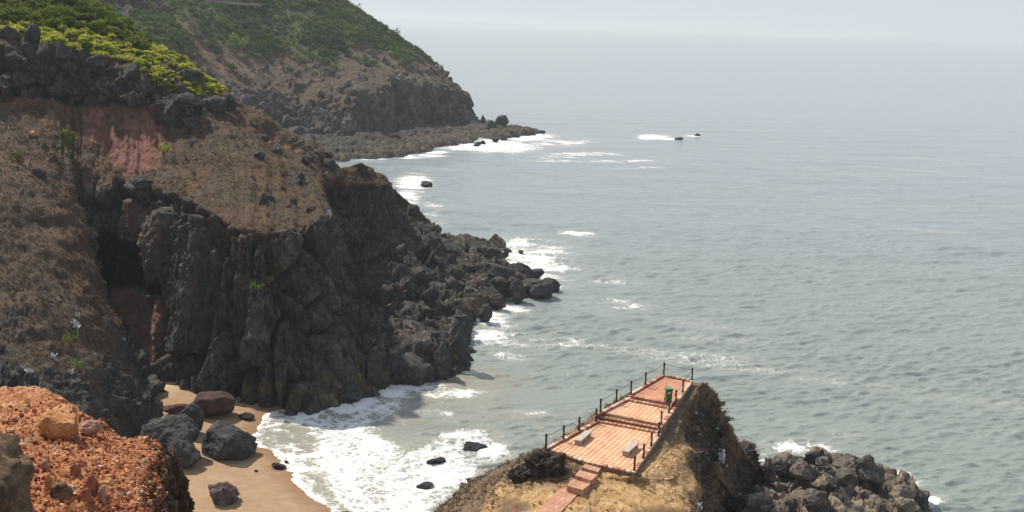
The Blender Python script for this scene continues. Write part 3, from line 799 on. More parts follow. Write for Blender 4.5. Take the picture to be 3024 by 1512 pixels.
wc = mixc(wn, ff, wc, (0.70, 0.69, 0.66))
wn.links.new(wc, wb.inputs['Base Color'])
wn.links.new(math_(wn, 'MULTIPLY_ADD', ff, 0.7, 0.16), wb.inputs['Roughness'])
wb.inputs['IOR'].default_value = 1.33
wb.inputs['Specular IOR Level'].default_value = 0.5
rip = tex_noise(wn, 1.6, 6, 0.65, (0.55, 1.0, 1.0))
rip2 = tex_noise(wn, 0.16, 6, 0.6, (0.4, 1.0, 1.0))
hsum = math_(wn, 'ADD', math_(wn, 'MULTIPLY', rip, 0.36), math_(wn, 'MULTIPLY', rip2, 0.9))
hsum = math_(wn, 'ADD', hsum, math_(wn, 'MULTIPLY', ff, 0.10))
bump(wn, wb, hsum, 0.75, 0.8)
sea = mesh_np('sea', V.reshape(-1, 3), Fc, wm, dict(foam=foam, shallow=shal, murk=murk))
tag(sea, 'grey green choppy sea with surf running into the cove', kind='structure')

# ------------------------------------------------------------------ sand in the cove
gx, gy = np.meshgrid(np.arange(-66, -8, 0.22), np.arange(96, 186, 0.22))
jag = 0.9 * fbm(np.stack([gx / 2.5, gy / 2.5, gx * 0], -1), 4, 401)
d = -psd(gx, gy, FW_) + jag
sz = np.where(d > 0, 0.05 * d * np.clip(1.2 - d / 60, 0.5, 1) + 0.02, 0.10 * d)
sz = np.minimum(sz, 1.5 + 0.02 * d)
sz += 0.05 * fbm(np.stack([gx / 3, gy / 3, gx * 0], -1), 3, 405) + 0.05 * sstep(0.2, -0.2, np.abs(fbm(np.stack([gx / 8, gy / 14, gx * 0], -1), 2, 407))) * (d > 2)
wet = sstep(19.0, 15.0, d + 2.5 * fbm(np.stack([gx / 9, gy / 9, gx * 0], -1), 3, 409)) * 0.75 + 0.25 * sstep(3.0, 0.3, d)
rippl = np.sin((gx * 0.55 + gy * 1.0) * 2.4 + 2.2 * fbm(np.stack([gx / 5, gy / 5, gx * 0], -1), 2, 411)) * sstep(156, 162, gy) * 0.035
sz += rippl
sm, sn, sb = newmat('sand_mat', 0.85)
sng = tex_noise(sn, 1.1, 8, 0.7, (0.5, 1, 1))
dryc = ramp(sn, sng, [(0.3, (0.42, 0.285, 0.165)), (0.7, (0.56, 0.41, 0.255))])
wetc = ramp(sn, sng, [(0.3, (0.20, 0.112, 0.056)), (0.7, (0.29, 0.172, 0.092))])
sn.links.new(mixc(sn, attr(sn, 'wet'), dryc, wetc), sb.inputs['Base Color'])
sn.links.new(math_(sn, 'MULTIPLY_ADD', attr(sn, 'wet'), -0.45, 0.9), sb.inputs['Roughness'])
bump(sn, sb, tex_noise(sn, 5.0, 6, 0.7), 0.3, 0.05)
beach = mesh_np('beach', np.stack([gx, gy, sz], -1).reshape(-1, 3), grid_faces(*gx.shape), sm, dict(wet=wet))
tag(beach, 'small brown sand beach at the foot of the cliff', kind='structure')

# ------------------------------------------------------------------ rock shelves at the water
def shelf(name, poly, hfun, res, mat, label, margin=5, seed=0, warm=0.0, big=(3.2, 3.2, 2.6), amp=1.8, rel=1.0):
    poly = np.array([p[:2] for p in poly])
    lo, hi = poly.min(0) - margin, poly.max(0) + margin
    gx, gy = np.meshgrid(np.arange(lo[0], hi[0], res), np.arange(lo[1], hi[1], res))
    B = np.stack([gx, gy, gx * 0], -1)
    d = psd(gx, gy, poly) + 1.0 * fbm(B / 3.0, 3, seed + 1) * big[0] / 3
    z = hfun(d, gx, gy)
    Q = np.stack([gx, gy, z], -1)
    c1, i1, _ = blocks(Q, big, seed + 2, 0.5, 0.08, 0.5)
    c2, i2, _ = blocks(Q, np.array(big) * 0.42, seed + 3, 0.55, 0.08, 0.5)
    c3, i3, _ = blocks(Q, np.array(big) * 0.18, seed + 4, 0.6, 0.12, 0.5)
    s = big[0] / 3.2 * rel
    f = sstep(-1, 2.0 * s, d)
    z = z + f * s * (amp * (i1 - 0.5) - 0.75 * (1 - c1) + 0.40 * (i2 - 0.5) - 0.35 * (1 - c2) + 0.16 * (i3 - 0.5) - 0.12 * (1 - c3) + 0.9 * fbm(Q / (big[0] * 1.6), 4, seed + 21))
    gx = gx + 0.35 * s * fbm(Q / 1.5, 3, seed + 7)
    V = np.stack([gx, gy, z], -1)
    Fc = grid_faces(*gx.shape)
    ok = (z > -1.6).ravel()
    Fc = Fc[ok[Fc].any(1)]
    w1 = fbm(V / 2.0, 4, seed + 9)
    lich = sstep(1.3, 0.4, np.abs(z - 1.9 - 0.6 * w1)) * sstep(0.0, 0.35, w1 + 0.15)
    pale = sstep(0.25, 0.5, w1 + 0.3 * i2 - 0.1) * (0.5 if warm == 0 else 0.8)
    redd = sstep(0.3, 0.45, fbm(V / 5.0, 3, seed + 13) - 0.05) * 0.5
    o = mesh_np(name, V.reshape(-1, 3), Fc, mat, dict(blk=np.clip(0.5 + 0.5 * (i1 - 0.5) + 0.4 * (i2 - 0.5), 0, 1) * (1.0 if rel == 1 else 0.55), lichen=lich * (1 - warm) * rel, pale=pale * rel ** 4, red=redd * (1 - warm)))
    tag(o, label, kind='structure')
    return V
pts = [(905, 1219), (993, 1199), (1065, 1180), (1135, 1159), (1151, 1139), (1276, 1126), (1330, 1115), (1387, 1088), (1387, 1001), (1374, 968), (1423, 925), (1483, 900), (1490, 880), (1545, 880), (1580, 860), (1520, 815), (1484, 777), (1482, 745), (1440, 738), (1389, 730), (1320, 724)]
poly = [Z(x, y, 0) for x, y in pts] + [np.array([-30, 262, 0]), np.array([-42, 200, 0]), np.array([-38, 160, 0])]
def h1(d, x, y):
    top = 2.6 + 1.6 * sstep(205, 180, y) + 1.2 * sstep(20, 2, d) * 0 + 0.14 * np.clip(d, 0, 40)
    return np.where(d > 0, np.minimum(1.5 * d, top), 0.8 * d) 
shelf('rock_shelf', poly, h1, 0.24, MAT_SHELF, 'dark wave cut rock shelf jutting from the cave cliff', seed=500, big=(4.6, 4.6, 4.0), amp=1.0)
pts = [(560, 500), (900, 500), (1042, 470), (1110, 467), (1185, 464), (1275, 446), (1282, 436), (1340, 430), (1398, 423), (1410, 412), (1403, 402), (1450, 412), (1500, 408), (1560, 400), (1606, 393), (1570, 388), (1500, 378), (1440, 362)]
poly = [Z(x, y, 0) for x, y in pts] + [np.array([-20, 650, 0]), np.array([-140, 560, 0])]
def h2(d, x, y):
    return np.where(d > 0, np.minimum(0.7 * d, 1.6 + 0.08 * np.clip(d, 0, 30)), 0.5 * d)
shelf('rock_shelf', poly, h2, 0.75, MAT_SHELF, 'flat rock shelf and point below the far headland', seed=540, big=(7.5, 7.5, 6.0), amp=0.8, rel=0.8)
pts = [(2205, 1450), (2225, 1400), (2262, 1380), (2330, 1378), (2374, 1362), (2440, 1352), (2480, 1366), (2570, 1370), (2618, 1408), (2660, 1428), (2705, 1450), (2742, 1480), (2750, 1530), (2740, 1620)]
poly = [Z(x, y, 0.8) for x, y in pts] + [Z(2400, 1750, 0), Z(2100, 1700, 0), Z(2150, 1550, 0)]
def h3(d, x, y):
    return np.where(d > 0, np.minimum(1.5 * d, 2.4 + 0.10 * np.clip(d, 0, 20)), 0.8 * d)
RSH = shelf('rock_shelf', poly, h3, 0.18, MAT_WARMROCK, 'brown fractured rock mass in the sea beside the promontory', seed=580, warm=1.0, big=(3.6, 3.6, 3.0), amp=1.2)

# ------------------------------------------------------------------ promontory
Lp = [(1612, 1321), (1664, 1295), (1710, 1269), (1760, 1243), (1773, 1214), (1820, 1185), (1863, 1160), (1906, 1134), (1960, 1104)]
Rp = [(1873, 1388), (1900, 1351), (1923, 1316), (1945, 1285), (1952, 1252), (1975, 1219), (1995, 1188), (2016, 1158), (2043, 1121)]
FZ = [20.0] * 4 + [20.54] * 2 + [20.9] * 3
L = [Z(*Lp[k], FZ[k] + 0.25) for k in range(9)]
R_ = [Z(*Rp[k], FZ[k] + 0.25) for k in range(9)]
OL = np.array([-0.84, 0.54, 0])          # outward on the left side
OR = np.array([0.93, -0.36, 0])
def zz_(p, z): return np.array([p[0], p[1], z])
def left_(c2):
    return [zz_(c2 + OL * 7.5 + np.array([0, -2, 0]), -2), zz_(c2 + OL * 4.2 + np.array([0, -1, 0]), c2[2] * 0.45)]
st = []
def stn(c2, c3, c4, c5, c6, c7, c8):
    st.append(left_(c2) + [c2, c3, c4, c5, c6, c7, c8, zz_(c8 + OR * 1.5 + np.array([0, -1.0, 0]), -3)])
c6 = Z(2046, 1512, 17.1)
stn(Z(1285, 1512, 11), Z(1430, 1512, 16.4), Z(1700, 1512, 18.45), Z(1960, 1512, 18.5), c6, c6 + [1.6, 2.6, -8], c6 + [3.0, 4.2, -15])
c6 = Z(2055, 1410, 17.3)
stn(Z(1375, 1443, 13.6), Z(1520, 1430, 18.1), Z(1720, 1425, 19.15), Z(1930, 1430, 19.15), c6, c6 + [1.2, 3.2, -7], c6 + [2.6, 5.4, -15.5])
stn(Z(1530, 1358, 17.6), Z(1640, 1345, 19.7), Z(1770, 1388, 19.6), Z(1892, 1399, 19.75), Z(2035, 1325, 18.5), Z(2082, 1400, 11.5), Z(2125, 1512, 3))
stn(zz_(L[2] + OL * 1.9, 18.3), zz_(L[2] + OL * 0.9, 19.5), zz_((L[2] + R_[2]) / 2, 19.4), zz_(R_[2] + OR * 0.5, 19.5), Z(2035, 1262, 18.2), Z(2110, 1375, 10.5), Z(2188, 1500, 2.5))
stn(zz_(L[5] + OL * 1.6, 18.8), zz_(L[5] + OL * 0.8, 20.0), zz_((L[5] + R_[5]) / 2, 19.9), zz_(R_[5] + OR * 0.4, 20.1), Z(2060, 1195, 18.8), Z(2125, 1310, 11), Z(2208, 1440, 2.5))
stn(zz_(L[8] + OL * 1.0, 19.2), zz_(L[8] + OL * 0.4, 20.3), zz_((L[8] + R_[8]) / 2, 20.2), zz_(R_[8] + OR * 0.3, 20.6), Z(2084, 1145, 20.1), Z(2143, 1278, 12.5), Z(2216, 1400, 3))
last = st[-1]
st.append([q + np.array([0.8, 2.4, -1.2 if 2 <= k <= 6 else -0.5]) for k, q in enumerate(last)])
st.append([zz_(q + np.array([1.5, 6.0, 0]), q[2] * 0.45) for q in last])
st.append([zz_(q + np.array([2.0, 9.0, 0]), -3) for q in last])
first = [a + (a - b) * 0.8 + np.array([0, -3, 0]) for a, b in zip(st[0], st[1])]
C = np.array([first] + st)
V, R, K = net(C, 560, 640)
px, py = proj(V)
N0 = blurn(facing(V), 5)
w1, w2, w3 = fbm(V / 5.0, 4, 601), fbm(V / 1.4, 4, 603), fbm(V / 0.45, 3, 607)
nz = np.abs(N0[..., 2])
rock = sstep(-0.12, 0.12, w1 * 0.8 + w2 * 0.5 - 0.10 + 0.30 * sstep(9, 2, V[..., 2]) - 0.25 * sstep(0.45, 0.8, nz)) * sstep(6.0, 6.6, K)
patch = psd(px + 10 * w2, py + 10 * w1, [(2045, 1215), (2080, 1205), (2095, 1240), (2100, 1300), (2080, 1370), (2060, 1400), (2048, 1360), (2050, 1310), (2030, 1290)])
rock = np.maximum(rock, sstep(-8, 6, patch) * sstep(-0.25, 0.15, w2 + 0.5 * w1))
rock = np.maximum(rock, sstep(4.5, 2.5, V[..., 2] + 2 * w1))
rock = np.maximum(rock, sstep(0.05, 0.3, w1 + 0.4 * w2) * sstep(2.6, 2.0, K) * 0.6)
plat = sstep(2.6, 3.3, K + 0.8 * w1) * sstep(6.05, 5.7, K + 0.5 * w1 + 0.15 * w2)
tan = plat * sstep(4.6, 3.6, R) * sstep(-0.3, 0.2, w1 + 0.3 * w2 + 0.25 + 0.3 * sstep(1700, 1900, px))
tan = tan * (1 - 0.7 * sstep(-30, 20, psd(px + 14 * w2, py + 14 * w1, [(1480, 1380), (1560, 1330), (1700, 1350), (1760, 1400), (1700, 1450), (1640, 1440), (1500, 1440)])))
tan = np.maximum(tan, 0.5 * sstep(0.7, 0.4, nz) * sstep(0.0, 0.35, w2 * 0.7 + w1 * 0.6) * (1 - rock))  # steep flanks tinted lighter to make up for the shade they lie in
redp = sstep(-14, 14, psd(px + 22 * w2, py + 22 * w1, [(1440, 1530), (1500, 1470), (1540, 1460), (1530, 1500), (1500, 1560), (1400, 1600)])) * 0.85
redp = np.maximum(redp, 0.8 * sstep(-10, 14, psd(px + 20 * w2, py + 14 * w1, [(1700, 1600), (1800, 1520), (1950, 1496), (2030, 1515), (2060, 1600)])))
pale = sstep(0.40, 0.52, fbm(V / 0.7, 3, 611)) * 0.7 * rock
cr1, id1, _ = blocks(V, (2.2, 2.2, 4.5), 621, 0.5, 0.1, 0.4)
cr2, id2, _ = blocks(V, (0.8, 0.8, 1.4), 622, 0.5, 0.12, 0.4)
steep = sstep(0.75, 0.4, nz)
dsp = rock * (1.1 * w1 * steep + 1.0 * (id1 - 0.5) - 0.9 * (1 - cr1) + 0.25 * (id2 - 0.5) - 0.25 * (1 - cr2) + 0.35 * w2)
dsp += (1 - rock) * (0.75 * w1 * steep + 0.16 * w2 * (0.4 + 1.9 * steep) + 0.10 * w3 * (1 + steep))
under = sstep(3.6, 4.0, R) * sstep(2.9, 3.3, K) * sstep(5.2, 4.9, K)
V2 = V + N0 * (dsp * (1 - under))[..., None]
pm = mesh_np('promontory', V2.reshape(-1, 3), grid_faces(*V.shape[:2]), MAT_PROM, dict(blk=np.clip(0.5 + 0.5 * (id1 - 0.5) + 0.5 * (id2 - 0.5), 0, 1), grass=1 - rock, tan=tan, red=redp * (1 - rock), pale=pale))
tag(pm, 'narrow grassy promontory with steep rocky sides carrying the terrace', kind='structure')
PROM = Surf(V2)
wt = (1 - 0.7 * rock) * (1 - 0.96 * tan * (1 - steep)) * (1 - under) * (1 - 0.8 * redp) * sstep(-0.6, 0.1, w1 + 0.5 * w2) * (py < 1620) * (1 - plat * sstep(3.3, 3.9, R))
i = pick(V2, wt, 15000)
b = spread(V2, i)
stp_ = steep.ravel()[i]
tag(tufts('dry_grass', b, rg.uniform(0.12, 0.36, len(b)) * (1 + 0.9 * stp_), GRASS_MAT, 7, 0.035, 0.45 + 0.25 * stp_ + 0.6 * fbm(b / 2.2, 3, 14), N0.reshape(-1, 3)[i]), 'tangled dry brown grass on the flanks of the promontory', kind='stuff')  # blades on steep ground toned lighter against the shade there
wt = tan * (1 - redp) * (py < 1600) * sstep(-0.1, 0.3, w2 + 0.1)
i = pick(V2, wt, 2600)
b = spread(V2, i)
tag(tufts('dry_grass', b, rg.uniform(0.05, 0.16, len(b)), TANGRASS_MAT, 6, 0.02, 0.5 + 0.5 * fbm(b / 2.0, 3, 15)), 'short straw coloured grass on the flat top before the terrace', kind='stuff')

# ------------------------------------------------------------------ terrace on the promontory
def tile_mat(name, wd, ht, c1, c2, mortar, msize, ang, offset=0.0):
    mt, nt, b = newmat(name, 0.85)
    tc = nd(nt, 'TexCoord')
    wn_ = nd(nt, 'TexNoise', Scale=3.0, Detail=3.0)
    nt.links.new(tc.outputs['Object'], wn_.inputs['Vector'])
    va = nd(nt, 'VectorMath', operation='MULTIPLY_ADD')
    nt.links.new(wn_.outputs['Color'], va.inputs[0])
    va.inputs[1].default_value = (0.05, 0.05, 0)
    nt.links.new(tc.outputs['Object'], va.inputs[2])
    mp = nd(nt, 'Mapping')
    mp.inputs['Rotation'].default_value = (0, 0, ang)
    nt.links.new(va.outputs[0], mp.inputs[0])
    br = nd(nt, 'TexBrick')
    br.offset = offset
    for k, v in (('Scale', 1.0), ('Mortar Size', msize), ('Brick Width', wd), ('Row Height', ht), ('Mortar Smooth', 0.25)): br.inputs[k].default_value = v
    br.inputs['Color1'].default_value = (*c1, 1)
    br.inputs['Color2'].default_value = (*c2, 1)
    br.inputs['Mortar'].default_value = (*mortar, 1)
    nt.links.new(mp.outputs[0], br.inputs['Vector'])
    n = tex_noise(nt, 0.7, 8, 0.75)
    c = mixc(nt, 1.0, br.outputs['Color'], ramp(nt, n, [(0.3, (0.62, 0.58, 0.55)), (0.5, (0.98, 0.96, 0.95)), (0.72, (1.22, 1.22, 1.22))]), 'MULTIPLY')
    c = mixc(nt, ramp(nt, tex_noise(nt, 1.6, 6, 0.7), [(0.52, (0, 0, 0)), (0.75, (0.55, 0.55, 0.55))]), c, (0.40, 0.29, 0.19))
    nt.links.new(c, b.inputs['Base Color'])
    bump(nt, b, br.outputs['Fac'], -0.3, 0.02)
    return mt
AX = math.atan2(20.6, 9.85)
T_GRID = tile_mat('terracotta_tile_mat', 0.44, 0.44, (0.42, 0.18, 0.105), (0.50, 0.24, 0.145), (0.68, 0.47, 0.275), 0.062, -AX + math.pi / 2)
T_PAVE = tile_mat('terracotta_paver_mat', 0.75, 0.42, (0.44, 0.20, 0.12), (0.51, 0.25, 0.155), (0.32, 0.155, 0.10), 0.025, -AX + math.pi / 2, 0.5)
T_PATH = tile_mat('path_paver_mat', 0.42, 0.6, (0.42, 0.21, 0.135), (0.51, 0.28, 0.18), (0.32, 0.16, 0.10), 0.03, -AX + math.pi / 2, 0.5)
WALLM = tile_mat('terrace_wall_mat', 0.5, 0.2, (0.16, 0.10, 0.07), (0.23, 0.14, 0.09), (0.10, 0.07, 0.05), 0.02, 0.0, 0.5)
def block_mat(name, stops):
    mt, nt, b = newmat(name, 0.9)
    c = ramp(nt, attr(nt, 'tone'), stops)
    c = mixc(nt, 1.0, c, ramp(nt, tex_noise(nt, 5.0, 5, 0.7), [(0.25, (0.7, 0.7, 0.7)), (0.75, (1.15, 1.15, 1.15))]), 'MULTIPLY')
    nt.links.new(c, b.inputs['Base Color'])
    return mt
COPING = block_mat('coping_block_mat', [(0.0, (0.33, 0.13, 0.08)), (0.45, (0.46, 0.22, 0.14)), (0.6, (0.58, 0.38, 0.27)), (1.0, (0.68, 0.55, 0.43))])
NOSING = block_mat('step_block_mat', [(0.0, (0.36, 0.145, 0.085)), (0.6, (0.50, 0.24, 0.14)), (1.0, (0.60, 0.38, 0.22))])
SHADED_BED = plain('shaded_mortar_bed_mat', (0.13, 0.065, 0.043), 0.9, 0.3, 4.0)  # mortar bed, its colour darkened to give the step risers their shade
def prism(name, poly, z0, z1, mat, parent):
    n = len(poly)
    org = np.array(parent.location)
    me = bpy.data.meshes.new(name)
    vs = [(p[0] - org[0], p[1] - org[1], z - org[2]) for z in (z0, z1) for p in poly]
    fs = [tuple(range(n, 2 * n)), tuple(reversed(range(n)))] + [(k, (k + 1) % n, n + (k + 1) % n, n + k) for k in range(n)]
    me.from_pydata(vs, [], fs)
    bm = bmesh.new()
    bm.from_mesh(me)
    bmesh.ops.recalc_face_normals(bm, faces=bm.faces)
    bm.to_mesh(me)
    bm.free()
    me.materials.append(mat)
    o = bpy.data.objects.new(name, me)
    COL.objects.link(o)
    o.parent = parent
    return o
def block_row(name, a, b, wid, z0, h, mat, parent, ln=0.40, gap=0.07, seed=0, over=0.0, z0b=None):
    """a row of separate bevelled blocks laid from a to b"""
    r_ = np.random.default_rng(seed)
    a, b = np.array(a[:2], float), np.array(b[:2], float)
    d = b - a
    Ln = np.linalg.norm(d)
    d /= Ln
    nn = np.array([-d[1], d[0]])
    n = max(1, int(round(Ln / (ln + gap))))
    stp = Ln / n
    Vs, Fs, T = [], [], []
    org = np.array(parent.location)
    for k in range(n):
        s0, s1 = k * stp + gap / 2, (k + 1) * stp - gap / 2
        ww = wid * r_.uniform(0.92, 1.06) / 2
        zt = z0 + h * r_.uniform(0.9, 1.1)
        if z0b is not None: zt += (z0b - z0) * (k + .5) / n
        e = 0.03
        ring = []
        for zz, ins in ((zt - h, 0), (zt - e, 0), (zt, e)):
            for s, t in ((s0 + ins, -ww + ins), (s1 - ins, -ww + ins), (s1 - ins, ww - ins), (s0 + ins, ww - ins)):
                q = a + d * s + nn * t
                ring.append((q[0] - org[0], q[1] - org[1], zz - org[2]))
        o = len(Vs)
        Vs += ring
        for j in (0, 4):
            Fs += [(o + j + i, o + j + (i + 1) % 4, o + j + 4 + (i + 1) % 4, o + j + 4 + i) for i in range(4)]
        Fs.append((o + 8, o + 9, o + 10, o + 11))
        T += [r_.uniform(0, 1)] * 12
    return mesh_np(name, np.array(Vs), np.array(Fs), mat, {'tone': T}, False, parent)
terrace = empty('terrace', (10.0, 99.0, 19.6))
tag(terrace, 'terracotta paved viewing terrace in three stepped levels on the promontory', 'terrace')
P2 = lambda v: np.array(v[:2])
NL, N2, N3, NR = map(np.array, [(3.75, 91.75), (4.85, 90.75), (6.44, 89.35), (10.25, 87.25)])
s1l, s1r = np.array([7.95, 98.95]), np.array([13.35, 96.45])
s1L, s1R = np.array([8.75, 100.15]), np.array([13.75, 97.5])
s2l, s2r = np.array([11.05, 103.75]), np.array([15.1, 101.55])
s2L, s2R = np.array([11.4, 104.25]), np.array([15.35, 102.25])
f9l, f9r = P2(L[8]), P2(R_[8])
prism('paving', [NL, N2, N3, NR, s1r, s1l], 18.9, 20.0, T_GRID, terrace)
def lerp(a, b, t): return a + (b - a) * t
for k in range(2):      # two treads of the lower flight
    a0, b0 = lerp(s1l, s1L, k / 2), lerp(s1r, s1R, k / 2)
    a1, b1 = lerp(s1l, s1L, (k + 1) / 2), lerp(s1r, s1R, (k + 1) / 2)
    stp = prism('step', [a0, b0, b1, a1], 19.3, 20.15 + 0.18 * k, SHADED_BED, terrace)
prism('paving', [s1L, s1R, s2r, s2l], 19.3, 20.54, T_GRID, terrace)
prism('step', [s2l, s2r, s2R, s2L], 19.3, 20.69, SHADED_BED, terrace)
prism('paving', [s2L, s2R, f9r, f9l], 19.3, 20.9, T_PAVE, terrace)
e_ = 0.02
for nm, a, b, z, seed in (('step_edge', s1l, s1r, 20.18, 1), ('step_edge', lerp(s1l, s1L, .5), lerp(s1r, s1R, .5), 20.36, 2), ('step_edge', s1L, s1R, 20.55, 3), ('step_edge', s2l, s2r, 20.72, 4), ('step_edge', s2L, s2R, 20.91, 5)):
    d = (b - a) / np.linalg.norm(b - a)
    f = np.array([-d[1], d[0]]) * 0.16
    block_row(nm, a + f, b + f, 0.36, z - 0.13, 0.13, NOSING, terrace, 0.36, 0.06, seed)
# copings on low walls round the edge
def coping(a, b, zf, seed, out, wall=1.3, h=0.22, wid=0.34):
    a, b = P2(a), P2(b)
    d = (b - a) / np.linalg.norm(b - a)
    nn = np.array([-d[1], d[0]]) * wid / 2
    prism('parapet', [a - nn * .86, b - nn * .86, b + nn * .86, a + nn * .86], zf - wall, zf + h - 0.11, SHADED_BED if out else WALLM, terrace)
    block_row('coping', a, b, wid, zf + h - 0.13, 0.13, COPING, terrace, 0.40, 0.10, seed)
coping(L[0], L[3] + (L[3] - L[2]) * 0.14, 20.0, 11, True)
coping(L[4] - (L[5] - L[4]) * 0.2, L[6] + (L[7] - L[6]) * 0.0, 20.54, 12, True)
coping(L[6] + (L[7] - L[6]) * 0.03, L[8], 20.9, 13, True)
coping(R_[0] - (R_[1] - R_[0]) * 0.12, R_[3] + (R_[4] - R_[3]) * 0.4, 20.0, 14, False)
coping(R_[3] + (R_[4] - R_[3]) * 0.45, R_[6] - (R_[6] - R_[5]) * 0.05, 20.54, 15, False)
coping(R_[6], R_[8], 20.9, 16, False)
coping(lerp(f9l, f9r, 0.10), lerp(f9l, f9r, 0.92), 20.9, 17, True)
coping(NL + [0.7, -0.75], N3 + [-0.1, 0.05], 20.0, 18, False, 1.2, 0.12, 0.36)
coping(N3 + [1.45, -0.85], NR + [-0.1, 0.03], 20.0, 19, False, 1.2, 0.12, 0.36)

# ------------------------------------------------------------------ steps and brick path up to the terrace
def z1(x, y, z): return Z(1200 + x / 2.576, 1020 + y / 2.576, z)
stairs = empty('stairs', tuple(z1(1350, 1000, 18.7)))
tag(stairs, 'flight of three brick slabs leading up to the terrace opening', 'stairs')
SL = [([(1362, 900), (1478, 935), (1458, 962), (1335, 925)], 19.84), ([(1318, 947), (1456, 985), (1405, 1026), (1282, 988)], 19.62), ([(1262, 1010), (1400, 1052), (1342, 1098), (1222, 1068)], 19.38)]
for k, (q, z) in enumerate(SL):
    mx_, my_ = sum(a for a, b in q) / 4, sum(b for a, b in q) / 4
    z = min(PROM.at(1200 + mx_ / 2.576, 1020 + my_ / 2.576)[2] + 0.26, (19.86, 19.74, 19.60)[k])
    prism('step', [z1(x, y, z)[:2] for x, y in q], z - 0.5, z, T_PATH, stairs)
pathq = [(1190, 1085), (1330, 1117), (1185, 1275), (1120, 1360), (900, 1360), (1010, 1265)]
zs = [18.82, 18.82, 18.2, 17.7, 17.7, 18.2]
PV = np.array([z1(x, y, z) for (x, y), z in zip(pathq, zs)])
# the path lies on the ground: its edge lines are sampled and dropped onto the slope
PROMV = V2.reshape(-1, 3)
def ground(x, y):
    q = (PROMV[:, 0] - x) ** 2 + (PROMV[:, 1] - y) ** 2
    i = np.argsort(q)[:6]
    return PROMV[i, 2].mean()
n_ = 30
lf = pchip(np.array([PV[0], PV[5], PV[4]]), np.linspace(0, 2, n_))
rt_ = pchip(np.array([PV[1], PV[2], PV[3]]), np.linspace(0, 2, n_))
Vp = np.stack([lerp(lf, rt_, t) for t in np.linspace(0, 1, 7)], 1)
gz = np.array([max(ground(*lerp(lf[k], rt_[k], t)[:2]) for t in (0.1, 0.5, 0.9)) for k in range(n_)])
gz = np.convolve(np.pad(gz, 3, 'edge'), np.ones(7) / 7, 'valid') + 0.09
Vp[..., 2] = gz[:, None]
Vp = np.concatenate([Vp[:, :1] - [0, 0, 0.5], Vp, Vp[:, -1:] - [0, 0, 0.5]], 1)
tag(mesh_np('footpath', Vp.reshape(-1, 3), grid_faces(*Vp.shape[:2]), T_PATH, None, False), 'narrow brick footpath climbing to the terrace', kind='structure')
for side, sd_ in ((lf, 0.02), (rt_, -0.02)):
    pass

# ------------------------------------------------------------------ railings
POST = plain('dark_post_mat', (0.022, 0.012, 0.010), 0.55, 0.4, 9.0)
BAND = plain('rusty_band_mat', (0.16, 0.045, 0.03), 0.7, 0.3, 9.0)
RAIL = plain('rail_pipe_mat', (0.50, 0.40, 0.31), 0.6, 0.2, 6.0)
RAILD = plain('dark_rail_mat', (0.10, 0.085, 0.08), 0.6, 0.2, 6.0)
def lathe(name, prof, mat, parent, loc, seg=12, smooth=True):
    a = np.arange(seg) * 2 * math.pi / seg
    V = np.array([[r * math.cos(t), r * math.sin(t), z] for r, z in prof for t in a])
    n = len(prof)
    F_ = np.array([[i * seg + k, i * seg + (k + 1) % seg, (i + 1) * seg + (k + 1) % seg, (i + 1) * seg + k] for i in range(n - 1) for k in range(seg)])
    o = mesh_np(name, V, F_, mat, None, smooth, parent)
    o.location = loc
    return o
def tube(name, pts, r, mat, parent, org=(0, 0, 0), seg=8):
    pts = np.array(pts, float) - np.array(org)
    d = np.gradient(pts, axis=0)
    d /= np.linalg.norm(d, axis=1, keepdims=True)
    u = np.cross(d, [0.31, 0.17, 0.93])
    u /= np.linalg.norm(u, axis=1, keepdims=True)
    v = np.cross(d, u)
    a = np.arange(seg) * 2 * math.pi / seg
    V = pts[:, None] + r * (u[:, None] * np.cos(a)[None, :, None] + v[:, None] * np.sin(a)[None, :, None])
    n = len(pts)
    F_ = np.array([[i * seg + k, i * seg + (k + 1) % seg, (i + 1) * seg + (k + 1) % seg, (i + 1) * seg + k] for i in range(n - 1) for k in range(seg)])
    V = np.concatenate([V.reshape(-1, 3), pts[[0, -1]]])
    caps = [[n * seg, (k + 1) % seg, k, k] for k in range(seg)] + [[n * seg + 1, (n - 1) * seg + k, (n - 1) * seg + (k + 1) % seg, (n - 1) * seg + (k + 1) % seg] for k in range(seg)]
    return mesh_np(name, V, F_, mat, None, True, parent)
def railing(label, bases, extra=None, hs=1.15):
    org = np.array(bases[0])
    t = empty('railing', tuple(org))
    tag(t, label, 'railing', 'railings round the terrace')
    for b in bases:
        lathe('post', [(0.0, -0.05), (0.115, -0.05), (0.115, 0.05), (0.085, 0.07), (0.08, 0.52), (0.08, 0.62), (0.085, hs - 0.12), (0.11, hs - 0.10), (0.11, hs - 0.02), (0.07, hs + 0.03), (0.0, hs + 0.04)], POST, t, tuple(np.array(b) - org))
        lathe('collar', [(0.06, 0.47), (0.10, 0.48), (0.10, 0.62), (0.06, 0.63)], BAND, t.children[-1], (0, 0, 0))
    for a, b in list(zip(bases[:-1], bases[1:])) + (extra or []):
        for h, mt, rr in ((hs - 0.14, RAILD, 0.022), (0.55, RAIL, 0.028)):
            sag = [np.array(a) + (np.array(b) - np.array(a)) * s + np.array([0, 0, h - 0.05 * 4 * s * (1 - s)]) for s in np.linspace(0, 1, 7)]
            tube('rail', sag, rr, mt, t, org)
    return t
railing('railing of four dark posts along the seaward left edge of the lowest level', L[:4])
railing('railing of five dark posts along the left edge of the upper levels', L[4:], [(L[8], R_[8])])
railing('long railing of nine dark posts down the right edge above the grassy cliff', R_)

